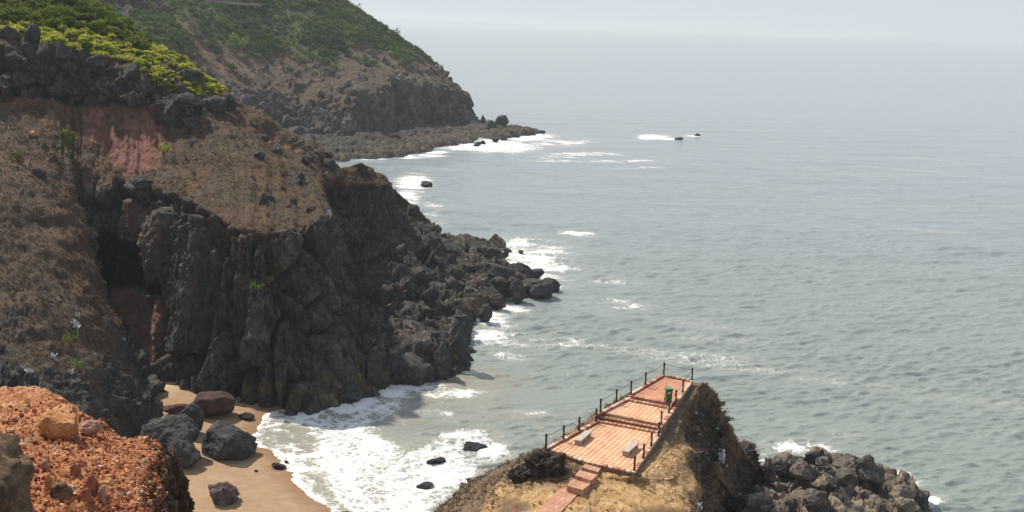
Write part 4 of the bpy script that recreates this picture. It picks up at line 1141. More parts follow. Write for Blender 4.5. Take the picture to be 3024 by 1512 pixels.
# ------------------------------------------------------------------ benches, bin, loose block
SLAB = plain('bench_slab_mat', (0.40, 0.335, 0.28), 0.8, 0.18, 3.0)
LEGR = tile_mat('bench_leg_mat', 0.9, 0.16, (0.20, 0.075, 0.045), (0.25, 0.095, 0.055), (0.56, 0.46, 0.37), 0.045, 0.0, 0.0)
LEGR.node_tree.nodes['Mapping'].inputs['Rotation'].default_value = (math.pi / 2, 0, 0)
def box_part(name, dims, loc, mat, parent, bev=0.015, taper=1.0, rz=0.0):
    bm = bmesh.new()
    bmesh.ops.create_cube(bm, size=1)
    for v in bm.verts:
        k = taper if v.co.z < 0 else 1.0
        v.co = Vector((v.co.x * dims[0] * k, v.co.y * dims[1] * k, v.co.z * dims[2]))
    if bev: bmesh.ops.bevel(bm, geom=list(bm.edges), offset=bev, segments=2, affect='EDGES')
    me = bpy.data.meshes.new(name)
    bm.to_mesh(me)
    bm.free()
    me.materials.append(mat)
    o = bpy.data.objects.new(name, me)
    COL.objects.link(o)
    o.parent = parent
    o.location = loc
    o.rotation_euler = (0, 0, rz)
    return o
def bench(a, b, label):
    a, b = np.array(a), np.array(b)
    c = (a + b) / 2
    ln = np.linalg.norm(b - a)
    t = empty('bench', (c[0], c[1], 20.0))
    t.rotation_euler = (0, 0, math.atan2(b[1] - a[1], b[0] - a[0]))
    tag(t, label, 'bench', 'stone benches on the terrace')
    box_part('seat', (ln, 0.66, 0.10), (0, 0, 0.43), SLAB, t, 0.02)
    for s in (-0.42, 0.0, 0.42):
        box_part('leg', (0.26, 0.52, 0.38), (s * ln, 0, 0.19), LEGR, t, 0.01)
bench((6.08, 92.9), (7.20, 95.4), 'stone slab bench nearer the sea on the lowest level')
bench((9.93, 90.65), (11.05, 92.95), 'stone slab bench beside the railing above the grassy cliff')
GREEN = plain('bin_green_mat', (0.05, 0.145, 0.045), 0.5, 0.15, 3.0)
LID = plain('bin_lid_mat', (0.13, 0.27, 0.14), 0.5, 0.12, 3.0)
BLACK = plain('rubber_mat', (0.012, 0.012, 0.012), 0.7, 0.2, 8.0)
WHITE = plain('sticker_mat', (0.72, 0.72, 0.66), 0.6, 0.08, 8.0)
wb_ = empty('wheelie_bin', (15.05, 102.95, 20.9))
wb_.rotation_euler = (0, 0, math.radians(12))
tag(wb_, 'green wheeled rubbish bin on the top level of the terrace', 'bin')
box_part('body', (0.60, 0.62, 1.10), (0, 0, 0.63), GREEN, wb_, 0.03, 0.80)
box_part('rim', (0.66, 0.68, 0.07), (0, 0, 1.18), GREEN, wb_, 0.015)
lid = box_part('lid', (0.69, 0.72, 0.10), (0, 0.0, 1.27), LID, wb_, 0.04, 1.0)
lid.rotation_euler = (math.radians(4), 0, 0)
box_part('handle', (0.50, 0.05, 0.05), (0, 0.39, 1.18), GREEN, wb_, 0.015)
box_part('sticker', (0.20, 0.008, 0.14), (-0.04, -0.294, 0.86), WHITE, wb_, 0.0)
for s in (-1, 1):
    wl = lathe('wheel', [(0.0, -0.03), (0.10, -0.03), (0.13, -0.02), (0.13, 0.02), (0.10, 0.03), (0.0, 0.03)], BLACK, wb_, (s * 0.29, 0.26, 0.13), 16)
    wl.rotation_euler = (0, math.pi / 2, 0)
pd = lathe('pedal', [(0.0, 0.0), (0.14, 0.0), (0.16, 0.04), (0.14, 0.08), (0.0, 0.08)], BLACK, wb_, (-0.30, -0.36, 0.03), 14)
stick = tube('stick', np.array([[0, 0, 0], [0.05, 0.02, 0.7], [0.16, 0.08, 1.9]]), 0.022, plain('bleached_wood_mat', (0.38, 0.28, 0.2), 0.9), None)
stick.location = (14.66, 102.85, 20.9)
tag(stick, 'thin bleached stick standing beside the green bin', 'stick')
lb = empty('paver_block', tuple(z1(1478, 1012, 19.25)))
tag(lb, 'loose brick block lying on the ground beside the stairs', 'block')
box_part('block', (0.50, 0.36, 0.34), (0, 0, 0.10), plain('loose_block_mat', (0.40, 0.185, 0.11), 0.9, 0.3, 5.0), lb, 0.04, 1.0, 0.5)

# ------------------------------------------------------------------ red gravel ledge in front
rows = [
    [(-120, 1620, 12.0), (100, 1620, 12.2), (250, 1620, 12.6), (370, 1620, 13.2), (420, 1600, 13.8), (528, 1600, 16.5), (505, 1650, 21)],
    [(-120, 1450, 14.0), (100, 1450, 14.3), (250, 1450, 14.6), (365, 1450, 15.0), (432, 1440, 15.6), (503, 1450, 18.5), (480, 1490, 22)],
    [(-120, 1320, 16.5), (90, 1320, 16.8), (240, 1325, 17.0), (365, 1340, 17.2), (455, 1370, 17.2), (491, 1395, 19.0), (470, 1440, 22.5)],
    [(-120, 1240, 19.0), (80, 1230, 19.5), (215, 1250, 19.3), (335, 1305, 18.6), (468, 1330, 18.3), (487, 1347, 19.3), (465, 1400, 23)],
    [(-120, 1178, 22.0), (100, 1151, 22.5), (200, 1190, 21.5), (314, 1276, 20.3), (420, 1296, 19.6), (479, 1326, 20.0), (455, 1380, 23.5)],
]
C = np.array([[P(*q) for q in r] for r in rows])
C = np.concatenate([C, C[-1:] + np.array([0, 1.6, -2.6]), C[-1:] + np.array([0, 3.0, -9.0])], 0)
C = np.concatenate([C[:1] + (C[:1] - C[1:2]) * 1.2, C], 0)
V, R, K = net(C, 420, 560)
px, py = proj(V)
N0 = blurn(facing(V), 4)
w1, w2, w3 = fbm(V / 1.2, 4, 701), fbm(V / 0.35, 4, 703), fbm(V / 0.10, 3, 707)
side = sstep(3.75, 4.15, K + 0.25 * w1)
c1, i1, _ = blocks(V, (0.7, 0.7, 0.6), 711, 0.6, 0.12, 0.25)
c2, i2, _ = blocks(V, (0.20, 0.20, 0.16), 712, 0.6, 0.15, 0.25)
dsp = 0.10 * w1 + 0.05 * w2 + 0.018 * w3 + side * (0.16 * (i1 - 0.5) - 0.10 * (1 - c1) + 0.06 * (i2 - 0.5) - 0.04 * (1 - c2)) + (1 - side) * (0.10 * (i1 - 0.5) + 0.03 * (i2 - 0.5) + 0.06 * w1 - 0.03 * (1 - c2))
V2 = V + N0 * dsp[..., None]
orange = sstep(-0.2, 0.3, w1 + 0.5 * w2 - 0.1) * sstep(1330, 1180, py) * (1 - side) + 0.5 * sstep(0.1, 0.5, w2 + 0.5 * w1) * (1 - side)
led = mesh_np('ledge', V2.reshape(-1, 3), grid_faces(*V.shape[:2]), MAT_LEDGE, dict(dark=np.maximum(side, 0.5 * sstep(0.2, 0.5, w1)), orange=np.clip(orange, 0, 1)))
tag(led, 'sunlit ledge of red laterite gravel with a dark crumbling edge', kind='structure')
LED = Surf(V2)
# loose gravel: uncountable, one mesh of many stones
def gravel(name, n, sub, rmin, rmax, wgt, mat, label):
    i = pick(V2, wgt, n)
    c = spread(V2, i)
    D, F_ = ico(sub)
    r = rmin * (rmax / rmin) ** (rg.random(n) ** 2.2)
    sc = r[:, None] * rg.uniform(0.55, 1.25, (n, 3))
    Q = D[None] * (1 + 0.28 * rg.normal(size=(n, len(D), 1)).clip(-1.2, 1.2))
    Q = Q * sc[:, None, :]
    a = rg.uniform(0, 6.28, n)
    ca, sa = np.cos(a)[:, None], np.sin(a)[:, None]
    Q = np.stack([Q[..., 0] * ca - Q[..., 1] * sa, Q[..., 0] * sa + Q[..., 1] * ca, Q[..., 2]], -1)
    nn = N0.reshape(-1, 3)[i]
    Q = Q + (c + nn * (r * 0.30)[:, None])[:, None, :]
    Fc = (F_[None] + (np.arange(n) * len(D))[:, None, None]).reshape(-1, 3)
    tn = np.repeat(np.clip(0.42 + 0.30 * rg.normal(size=n) + 0.4 * fbm(c / 0.8, 3, 17), 0, 1), len(D))
    return tag(mesh_np(name, Q.reshape(-1, 3), Fc, mat, {'tone': tn}, False), label, kind='stuff')
STONE = block_mat('gravel_mat', [(0.0, (0.15, 0.042, 0.028)), (0.35, (0.38, 0.130, 0.055)), (0.6, (0.53, 0.225, 0.095)), (0.85, (0.60, 0.36, 0.18)), (1.0, (0.50, 0.36, 0.27))])
vis = (py < 1640) * (px > -110) * (R > 0.6) * (R < 5.3)
gw = vis * (0.12 + sstep(1180, 1300, py)) * (K < 4.6)
gravel('gravel', 8000, 1, 0.010, 0.035, gw, STONE, 'fine red gravel strewn over the sunlit ledge')
gravel('gravel', 1500, 2, 0.02, 0.06, gw, STONE, 'coarse red and tan stones lying on the sunlit ledge')

# ------------------------------------------------------------------ single rocks: on the ledge
GL = 'larger loose stones on the red ledge'
M_REDST = rock_mat('red_stone_mat', [(0.28, (0.16, 0.05, 0.03)), (0.5, (0.33, 0.125, 0.075)), (0.74, (0.47, 0.235, 0.14))], 6.0, 0.6, 0.03)
M_PINKST = rock_mat('pink_stone_mat', [(0.28, (0.20, 0.10, 0.075)), (0.5, (0.36, 0.20, 0.15)), (0.74, (0.50, 0.33, 0.25))], 6.0, 0.6, 0.03)
for k, (bx, mt, lb_, dp) in enumerate([
    ((96, 233, 1213, 1296), M_ORANGE, 'big ochre boulder with a broken end lying on the red ledge', 0.55),
    ((221, 288, 1255, 1283), M_PINKST, 'flat pinkish stone just behind the ochre boulder', 0.7),
    ((246, 281, 1404, 1450), M_REDST, 'tall red stone standing in the gravel of the ledge', 0.9),
    ((271, 308, 1435, 1465), M_ORANGE, 'rounded ochre stone below the tall red stone', 0.9),
    ((231, 267, 1466, 1483), M_REDST, 'flat red stone near the bottom of the ledge', 0.8),
    ((285, 311, 1470, 1487), M_PINKST, 'small pinkish stone below the rounded ochre stone', 0.9),
    ((132, 154, 1428, 1448), M_ORANGE, 'small ochre stone beside the pitted boulder', 0.9),
    ((200, 230, 1387, 1408), M_REDST, 'red angular stone in the middle of the gravel', 0.9),
    ((150, 214, 1436, 1472), M_LATERITE, 'flat grey brown slab half buried in red gravel', 0.9),
    ((118, 146, 1352, 1392), M_PINKST, 'pale pink leaning stone on the left of the gravel', 0.7)]):
    boulder('stone' if k else 'boulder', lb_, 'stone' if k else 'boulder', bx, mt, surf=LED, seed=40 + k, group=GL if k else None, sub=5, depth=dp, rough=0.14, sink=0.32, hx=0.72, facets=12, crack=0.04)
Vr, Fr = rock_shape(71, (1.75, 1.6, 1.9), 5, 14, 0.10, 0.05)
pit = worley(Vr / 0.16, 717)[0]
Vr *= (1 - 0.05 * sstep(0.45, 0.1, pit) - 0.02 * fbm(Vr / 0.06, 3, 719))[:, None]
o = mesh_np('boulder', Vr, Fr, M_LATERITE)
o.location = P(-150, 1500, 11.4)
tag(o, 'pitted grey brown laterite boulder cut off by the left edge', 'boulder')

# ------------------------------------------------------------------ rocks on the beach and in the surf
GB = 'rocks lying on the beach'
GS = 'black rocks in the surf'
def bl(box, mat, base, label, name='boulder', group=None, **k):
    boulder(name, label, name if name in ('boulder', 'rock') else 'rock', box, mat, base=base, group=group, **{'hx': 0.62 if mat is M_WET else 0.9, **k})
bl((545, 694, 1143, 1237), M_REDROCK, 0.4, 'huge rounded reddish brown boulder on the sand below the cliff', group=GB, seed=3, sub=5, crack=0.0, rough=0.05, facets=45, rot=8)
bl((478, 552, 1192, 1226), M_REDROCK, 0.8, 'low reddish boulder half hidden behind the grey outcrop', group=GB, seed=4, crack=0.02)
bl((700, 743, 1214, 1241), M_WET, 0.1, 'small wet black rock beside the huge reddish boulder', 'rock', GB, seed=5)
bl((576, 735, 1243, 1348), M_GREY, 0.4, 'big grey boulder with a jagged top on the beach', group=GB, seed=6, sub=5, crack=0.06, rough=0.09, rot=-6)
bl((510, 584, 1198, 1276), M_GREY, 0.9, 'rounded grey knob at the foot of the grassy spur', group=GB, seed=7, sub=5, crack=0.035)
bl((474, 582, 1296, 1386), M_GREY, 0.6, 'lumpy grey boulder hanging over the pale dry sand', group=GB, seed=8, sub=5, crack=0.05, rough=0.10)
bl((420, 560, 1205, 1345), M_GREY, 0.9, 'wide cracked grey outcrop between the spur and the beach', 'rock_outcrop', GB, seed=9, sub=6, crack=0.06, rough=0.10, depth=0.8, hx=0.72)
bl((802, 841, 1363, 1386), M_WET, 0.02, 'dark rock on the sand at the edge of the foam', 'rock', GB, seed=10)
bl((838, 852, 1356, 1369), M_WET, 0.0, 'tiny black rock just inside the foam edge', 'rock', GB, seed=11, sub=3)
bl((604, 702, 1431, 1489), M_PURPLE, 0.5, 'purplish barnacled rock alone on the lower beach', 'rock', GB, seed=12, sub=5, crack=0.10, rough=0.12)
bl((751, 763, 1385, 1393), M_WET, 0.2, 'tiny dark stone on the bare wet sand below the grey boulder', 'rock', GB, seed=13, sub=3)
bl((1364, 1428, 1308, 1329), M_WET, -0.1, 'jagged black rock inside the ring of foam', 'rock', GS, seed=14, crack=0.1, rough=0.15)
bl((1260, 1292, 1349, 1372), M_WET, -0.1, 'left half of the split black rock in the white surf', 'rock', GS, seed=15)
bl((1287, 1318, 1343, 1369), M_WET, -0.1, 'right half of the split black rock in the white surf', 'rock', GS, seed=16)
bl((1231, 1278, 1429, 1443), M_WET, -0.1, 'low flat black rock nearest the promontory grass', 'rock', GS, seed=17)
bl((1000, 1032, 1505, 1524), M_WET, -0.1, 'black rock in foam at the bottom edge below the beach', 'rock', GS, seed=18)
GP = 'boulders along the rocky point'
for k, (bx, z, mt, lb_) in enumerate([
    ((1444, 1488, 698, 734), 0, M_WARM, 'brown wedge boulder standing alone off the rocky point'),
    ((1482, 1512, 733, 744), 0, M_WET, 'flat wet ledge rock just below the lone wedge boulder'),
    ((1529, 1545, 740, 748), 0, M_WET, 'tiny awash rock to seaward of the lone wedge boulder'),
    ((1476, 1503, 742, 762), 0, M_BASALT, 'small dome rock between the point and the lone boulder'),
    ((1503, 1574, 780, 834), 1.2, M_BASALT, 'tallest dark boulder at the tip of the rocky point'),
    ((1566, 1602, 795, 825), 0.5, M_BASALT, 'tapering dark boulder right behind the tallest tip boulder'),
    ((1602, 1655, 822, 860), 0, M_GREY, 'outermost rounded grey boulder of the point'),
    ((1571, 1637, 843, 883), 0, M_GREY, 'smooth flat topped boulder at the waterline of the tip'),
    ((1500, 1556, 830, 892), 0, M_GREY, 'long slanting boulder at the waterline of the tip'),
    ((1524, 1607, 827, 860), 1.0, M_GREY, 'wide slab boulder wedged between the tip boulders'),
    ((1403, 1488, 728, 784), 1.5, M_BASALT, 'big square block on the far side of the rocky point'),
    ((1384, 1434, 717, 736), 2.0, M_BASALT, 'low humped block beside the big square block'),
    ((1262, 1360, 720, 786), 3.0, M_BASALT, 'broad dark block where the point meets the cliff'),
    ((1434, 1503, 825, 868), 1.2, M_GREY, 'rounded boulder inland of the long slanting boulder'),
    ((1415, 1507, 776, 838), 2.0, M_GREY, 'cracked grey boulder in the middle of the point'),
    ((1146, 1182, 845, 880), 6.5, M_REDROCK, 'dull red boulder lying among the black talus'),
    ((1243, 1290, 852, 902), 5.0, M_GREY, 'upright grey stub in the talus below the cliff'),
    ((1197, 1237, 611, 652), 10.5, M_BASALT, 'square topped boulder perched on the shoulder of the cliff'),
    ((1323, 1390, 975, 1094), 0, M_GREY, 'tall block with a yellow tide band at the corner of the shelf'),
    ((1269, 1335, 1026, 1121), 0, M_GREY, 'leaning block with a tide band left of the tall corner block'),
    ((1240, 1278, 1081, 1130), 0, M_GREY, 'narrow upright rock at the waterline left of the leaning block'),
    ((1135, 1245, 1055, 1139), 0, M_GREY, 'broad stepped block at the waterline below the talus'),
    ((1072, 1131, 1052, 1140), 1.0, M_GREY, 'pointed rock rising at the base of the columns'),
    ((964, 1039, 1080, 1150), 1.5, M_GREY, 'squat boulder at the base of the cliff columns'),
    ((1000, 1060, 1140, 1182), 0.5, M_GREY, 'low rock at the surf line under the cliff columns'),
    ((1410, 1450, 905, 945), 0.5, M_BASALT, 'dark waterside boulder in the notch of the shelf'),
    ((1330, 1392, 930, 985), 1.0, M_GREY, 'pale topped boulder above the foaming notch'),
    ((1440, 1492, 868, 905), 0.5, M_BASALT, 'dark boulder at the seaward side of the notch'),
    ((1238, 1276, 539, 552), 0, M_WET, 'low wet reef rock in the foam of the far bay')]):
    boulder('boulder', lb_, 'boulder', bx, mt, base=z, seed=100 + k, group=GP, sub=5 if bx[1] - bx[0] > 40 else 4, crack=0.06, rough=0.08, depth=0.85, facets=14)
GF = 'rocks off the far headland'
for k, (bx, z, mt, lb_) in enumerate([
    ((1464, 1498, 341, 378), 2.0, M_BASALT, 'tall sea stack standing on the far point'),
    ((1419, 1435, 344, 366), 3.0, M_BASALT, 'small pillar rock between the far cliff and the sea stack'),
    ((1399, 1419, 418, 432), 0, M_WET, 'largest black rock in the foam before the far point'),
    ((1416, 1435, 414, 426), 0, M_WET, 'second black rock in the foam before the far point'),
    ((1452, 1474, 406, 420), 0, M_WET, 'black rock at the near side of the far point'),
    ((1476, 1502, 396, 412), 0.5, M_BASALT, 'dark hump on the near edge of the far point'),
    ((1505, 1532, 384, 402), 0.5, M_BASALT, 'dark hump on the spine of the far point'),
    ((1536, 1558, 382, 398), 0.5, M_BASALT, 'pale sided hump near the end of the far point'),
    ((1562, 1580, 386, 397), 0.2, M_BASALT, 'small rock near the end of the far point'),
    ((1588, 1609, 384, 394), 0, M_WET, 'outermost rock of the far point'),
    ((1436, 1462, 360, 380), 2.5, M_BASALT, 'block leaning beside the tall sea stack'),
    ((1150, 1185, 396, 412), 3.0, M_REDROCK, 'reddish boulder on the shelf under the far cliff'),
    ((1996, 2019, 406, 414), 0, M_WET, 'larger reef rock awash in the open sea'),
    ((2052, 2067, 395, 402), 0, M_WET, 'smaller reef rock awash further out to sea')]):
    boulder('rock', lb_, 'rock', bx, mt, base=z, seed=200 + k, group=GF, sub=4, crack=0.06, rough=0.1)
GR = 'boulders on the rock mass beside the promontory'
for k, (bx, z, mt, lb_) in enumerate([
    ((2255, 2290, 1360, 1420), 3.2, M_WARM, 'brown pillar rock nearest the promontory cliff'),
    ((2283, 2345, 1366, 1410), 3.0, M_BASALT, 'dark low boulder beside the brown pillar rock'),
    ((2334, 2377, 1348, 1380), 3.0, M_BASALT, 'dark rounded boulder at the far side of the rock mass'),
    ((2374, 2440, 1330, 1370), 3.4, M_BASALT, 'dark pointed slab tilted up at the far side'),
    ((2412, 2456, 1352, 1376), 4.0, M_WARM, 'layered brown boulder under the pointed slab'),
    ((2472, 2530, 1358, 1390), 4.5, M_WARM, 'flat layered boulder on the crest of the rock mass'),
    ((2528, 2582, 1347, 1392), 4.5, M_WARM, 'highest brown boulder on the crest of the rock mass'),
    ((2540, 2616, 1370, 1428), 3.2, M_WARM, 'steep brown block at the seaward shoulder'),
    ((2618, 2661, 1411, 1442), 1.5, M_WARM, 'angular boulder with a tan face at the seaward edge'),
    ((2662, 2700, 1430, 1456), 1.2, M_BASALT, 'small dark boulder at the seaward edge'),
    ((2694, 2742, 1446, 1480), 0.5, M_WARM, 'smooth brown boulder at the outer waterline'),
    ((2688, 2742, 1463, 1514), 0.8, M_BASALT, 'round dark boulder at the lower right corner of the rocks'),
    ((2628, 2700, 1442, 1490), 2.2, M_PALEROCK, 'pale cream boulder near the seaward edge'),
    ((2650, 2702, 1475, 1525), 2.0, M_PALEROCK, 'pale blocky boulder at the bottom edge'),
    ((2480, 2535, 1385, 1430), 4.4, M_WARM, 'brown boulder with a shadowed hollow in the middle'),
    ((2440, 2482, 1415, 1450), 4.2, M_BASALT, 'grey block in the middle of the rock mass'),
    ((2345, 2420, 1372, 1432), 4.0, M_WARM, 'broad rounded brown boulder left of the middle'),
    ((2380, 2450, 1450, 1500), 3.6, M_WARM, 'low cracked boulder at the bottom of the rock mass')]):
    boulder('boulder', lb_, 'boulder', bx, mt, base=z, seed=300 + k, group=GR, sub=5, crack=0.09, rough=0.11, depth=0.9, facets=12)
for k, (bx, z, lb_) in enumerate([
    ((1560, 1664, 1328, 1406), 18.7, 'dark overhanging rock streaked white beside the terrace corner'),
    ((1507, 1568, 1374, 1418), 18.0, 'rounded dark rock left of the overhanging rock')]):
    boulder('rock_outcrop', lb_, 'rock', bx, M_STREAK, surf=PROM, seed=357 + k, sub=6, crack=0.16, rough=0.24, depth=0.75, facets=7, hx=0.66, sink=0.3, rot=-25)

# boulders on the brown hill
GH = 'dark boulders on the brown hill'
for k, (bx, lb_) in enumerate([
    ((62, 114, 73, 129), 'big black boulder at the left end of the bright scrub'),
    ((-6, 48, 72, 114), 'black boulder cut by the left edge below the thicket'),
    ((150, 203, 127, 183), 'big round black boulder under the bright scrub'),
    ((100, 152, 130, 172), 'flat dark boulder left of the big round black boulder'),
    ((60, 102, 126, 158), 'dark boulder below the boulder at the left end of the scrub'),
    ((255, 312, 170, 204), 'dark wedge boulder at the lower edge of the scrub'),
    ((360, 407, 188, 227), 'dark boulder poking out of the scrub above the black band'),
    ((539, 593, 198, 241), 'large dark boulder on the skyline at the end of the scrub'),
    ((506, 537, 226, 250), 'small dark boulder in the scrub below the skyline boulder'),
    ((515, 549, 246, 278), 'dark boulder just under the scrub on the ridge'),
    ((574, 607, 236, 254), 'flat boulder right below the skyline boulder'),
    ((597, 661, 276, 332), 'broad angular boulder on the ridge below the scrub'),
    ((655, 692, 279, 324), 'dark boulder on the skyline at the foot of the scrub'),
    ((524, 592, 278, 313), 'long dark boulder left of the broad angular boulder'),
    ((464, 553, 300, 380), 'knobbly dark rock nose above the red scar'),
    ((541, 583, 344, 379), 'rounded boulder at the right of the rock nose'),
    ((741, 762, 356, 372), 'small dark boulder high on the seaward slope'),
    ((768, 798, 395, 417), 'dark boulder beside the red streak of the seaward slope'),
    ((803, 824, 434, 449), 'small dark boulder below the red streak'),
    ((748, 778, 442, 464), 'cluster boulder in the dry grass of the seaward slope'),
    ((887, 922, 448, 479), 'long dark boulder near the skyline of the seaward slope'),
    ((930, 952, 438, 455), 'small block on the skyline of the seaward slope'),
    ((945, 996, 461, 493), 'large black boulder near the lip of the seaward slope'),
    ((965, 996, 442, 464), 'pale speckled block on the skyline behind the large black boulder'),
    ((550, 572, 410, 424), 'grey stone in the grass below the rock nose'),
    ((764, 790, 571, 604), 'upright dark stub on the lower grass above the cliff'),
    ((793, 816, 574, 589), 'small dark boulder right of the upright stub'),
    ((859, 878, 579, 597), 'small black boulder near the cliff corner'),
    ((846, 858, 597, 608), 'smallest black stone near the cliff corner'),
    ((898, 926, 605, 625), 'dark boulder at the lip by the cliff corner'),
    ((953, 976, 508, 528), 'dark boulder above the second cliff'),
    ((1045, 1091, 481, 506), 'dark crag on the skyline above the second cliff'),
    ((386, 452, 526, 556), 'low mossy dark rock at the cliff lip above the gully'),
    ((90, 134, 492, 517), 'log shaped dark rock on the left of the brown slope'),
    ((82, 106, 381, 397), 'orange stone on the brown slope below the black band'),
    ((660, 676, 300, 318), 'small dark stone under the skyline boulder of the ridge')]):
    mt = M_ORANGE if 'orange' in lb_ else (M_GREY if 'grey' in lb_ or 'pale' in lb_ else M_BASALT)
    boulder('boulder' if bx[1] - bx[0] > 20 else 'stone', lb_, 'boulder' if bx[1] - bx[0] > 20 else 'stone', bx, mt, surf=HILL, seed=400 + k, group=GH, sub=4 if bx[1] - bx[0] < 50 else 5, crack=0.05, rough=0.1, depth=0.85, sink=0.25, facets=15, hx=0.8)

# ------------------------------------------------------------------ litter and white scraps
SCRAP = plain('white_scrap_mat', (0.55, 0.54, 0.51), 0.7, 0.2, 6.0)
def scrap(box, surf, label, seed, group, hang=1.0, cat='litter'):
    x0, x1, yt, yb = box
    r_ = np.random.default_rng(seed)
    q = surf.at((x0 + x1) / 2, (yt + yb) / 2)
    D = (q - CAMP) @ FW
    w_, h_ = (x1 - x0) * D / FOC, (yb - yt) * D / FOC
    n = 13
    u, v = np.meshgrid(np.linspace(-1, 1, n), np.linspace(-1, 1, n))
    B = np.stack([u, v, u * 0], -1)
    crum = fbm(B * 1.6 + seed * 3.3, 3, seed) * 0.9
    edge = 1 + 0.5 * fbm(B * 2.5 + seed, 2, seed + 1)
    Vs = np.stack([u * w_ / 2 * edge, -0.12 + crum * min(w_, h_) * 0.7, v * h_ / 2 * edge], -1)
    Fs = grid_faces(n, n)
    # ragged outline: drop the corners and a few torn cells
    cell = np.hypot(u, v)[:-1, :-1].ravel() + 0.9 * fbm(B[:-1, :-1] * 2.2 + seed * 1.7, 2, seed + 5).ravel() + 0.2 * r_.normal(size=(n - 1) ** 2)
    Fs = Fs[cell < 0.72]
    o = mesh_np('litter', Vs.reshape(-1, 3), Fs, SCRAP, None, False)
    so_ = o.modifiers.new('thickness', 'SOLIDIFY')
    so_.thickness = 0.02
    o.location = q + (CAMP - q) / np.linalg.norm(CAMP - q) * 0.25
    tag(o, label, cat, group)
GT = 'scraps of white litter on the slopes'
for k, (bx, sf_, lb_) in enumerate([
    ((214, 246, 944, 982), HILL, 'largest crumpled white scrap caught on the grassy spur'),
    ((228, 243, 918, 942), HILL, 'white scrap just above the largest one on the spur'),
    ((153, 178, 1041, 1076), HILL, 'white tattered scrap low on the spur above the red ledge'),
    ((70, 101, 1080, 1099), HILL, 'white scrap on the spur nearest the left edge'),
    ((204, 222, 1086, 1107), HILL, 'small white scrap below the green sprig on the spur'),
    ((169, 187, 874, 894), HILL, 'small white scrap highest on the spur'),
    ((970, 986, 616, 649), HILL, 'white streaked scrap hanging at the corner of the cliff'),
    ((2120, 2152, 1314, 1369), PROM, 'long white tangle hanging on the promontory cliff'),
    ((2057, 2067, 1213, 1222), PROM, 'white scrap high on the promontory cliff below the terrace'),
    ((2112, 2120, 1261, 1268), PROM, 'white scrap on the outer edge of the promontory cliff'),
    ((2000, 2010, 1326, 1333), PROM, 'white scrap on the shoulder beside the lowest level'),
    ((1982, 1996, 1329, 1334), PROM, 'flat white scrap left of the one on the shoulder'),
    ((1955, 1961, 1328, 1333), PROM, 'tiny white scrap beside the railing of the lowest level'),
    ((2141, 2148, 1375, 1384), PROM, 'white scrap under the long white tangle'),
    ((2056, 2076, 1480, 1504), PROM, 'white scraps in the crack at the bottom of the promontory'),
    ((1680, 1690, 1408, 1418), PROM, 'white scrap on the grass left of the stairs'),
    ((1524, 1530, 1363, 1369), PROM, 'tiny white scrap on the left slope of the promontory'),
    ((1494, 1500, 1381, 1387), PROM, 'tiny white scrap furthest down the left slope'),
    ((1672, 1680, 1372, 1382), PROM, 'white scrap at the foot of the terrace wall')]):
    scrap(bx, sf_, lb_, 500 + k, GT)

# ------------------------------------------------------------------ single plants
STEM = plain('stem_mat', (0.12, 0.08, 0.045), 0.9)
def plant(box, surf, mat, label, n, size, seed, name='shrub', cat='shrub', airy=0.0):
    x0, x1, yt, yb = box
    q = surf.at((x0 + x1) / 2, yb - 2)
    D = (q - CAMP) @ FW
    w_, h_ = (x1 - x0) * D / FOC, (yb - yt) * D / FOC
    t = empty(name, tuple(q))
    tag(t, label, cat)
    r_ = np.random.default_rng(seed)
    limbs, tips = [], []
    for k in range(7):
        a = r_.uniform(0, 6.28)
        e = np.array([math.cos(a) * w_ * 0.36, math.sin(a) * w_ * 0.30, h_ * r_.uniform(0.45, 0.85)])
        tips.append(e)
        tube('stem', [np.zeros(3), e * [0.35, 0.35, 0.55], e], 0.02 + 0.012 * h_, STEM, t, (0, 0, 0), 6)
    L_ = []
    for k in range(9):
        c = tips[k % 7] * r_.uniform(0.75, 1.15)
        d = r_.normal(size=(n // 9, 3))
        d /= np.linalg.norm(d, axis=1, keepdims=True)
        rr = r_.uniform(0.3, 1, (n // 9, 1)) ** 0.5
        L_.append(c + d * rr * np.array([w_ * 0.24, w_ * 0.24, h_ * 0.22]) * r_.uniform(0.7, 1.2))
    L_ = np.concatenate(L_)
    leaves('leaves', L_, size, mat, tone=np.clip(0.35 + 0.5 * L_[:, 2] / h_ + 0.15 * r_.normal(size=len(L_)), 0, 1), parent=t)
plant((181, 227, 381, 442), HILL, LEAF_MID, 'round green bush alone on the brown slope below the black band', 700, 0.17, 1)
plant((32, 70, 440, 468), HILL, LEAF_MID, 'small dull green bush at the left edge of the brown slope', 240, 0.15, 2)
plant((464, 503, 408, 462), HILL, LEAF_BRIGHT, 'thin yellow green sapling beside the red scar', 150, 0.14, 3, 'sapling', 'sapling')
plant((746, 783, 832, 862), HILL, LEAF_FRESH, 'lower bright green plant growing on the cliff face', 260, 0.14, 4, 'plant', 'plant')
plant((789, 814, 815, 845), HILL, LEAF_FRESH, 'upper bright green plant growing on the cliff face', 220, 0.13, 5, 'plant', 'plant')
plant((186, 227, 976, 1021), HILL, LEAF_FRESH, 'green sprig below the largest white scrap on the spur', 190, 0.11, 6, 'plant', 'plant')
plant((203, 256, 1058, 1086), HILL, LEAF_FRESH, 'green sprig low on the spur above the red ledge', 150, 0.11, 7, 'plant', 'plant')
plant((666, 740, 98, 158), FAR, LEAF_FRESH, 'rounded pale green bush on the far headland slope', 420, 0.55, 8)
plant((1256, 1274, 158, 184), FAR, LEAF_DARK, 'small bush leaning out from the skyline of the far headland', 120, 0.5, 9)
plant((1125, 1150, 62, 90), FAR, LEAF_DARK, 'bush on the skyline where the far headland dips', 150, 0.5, 10)
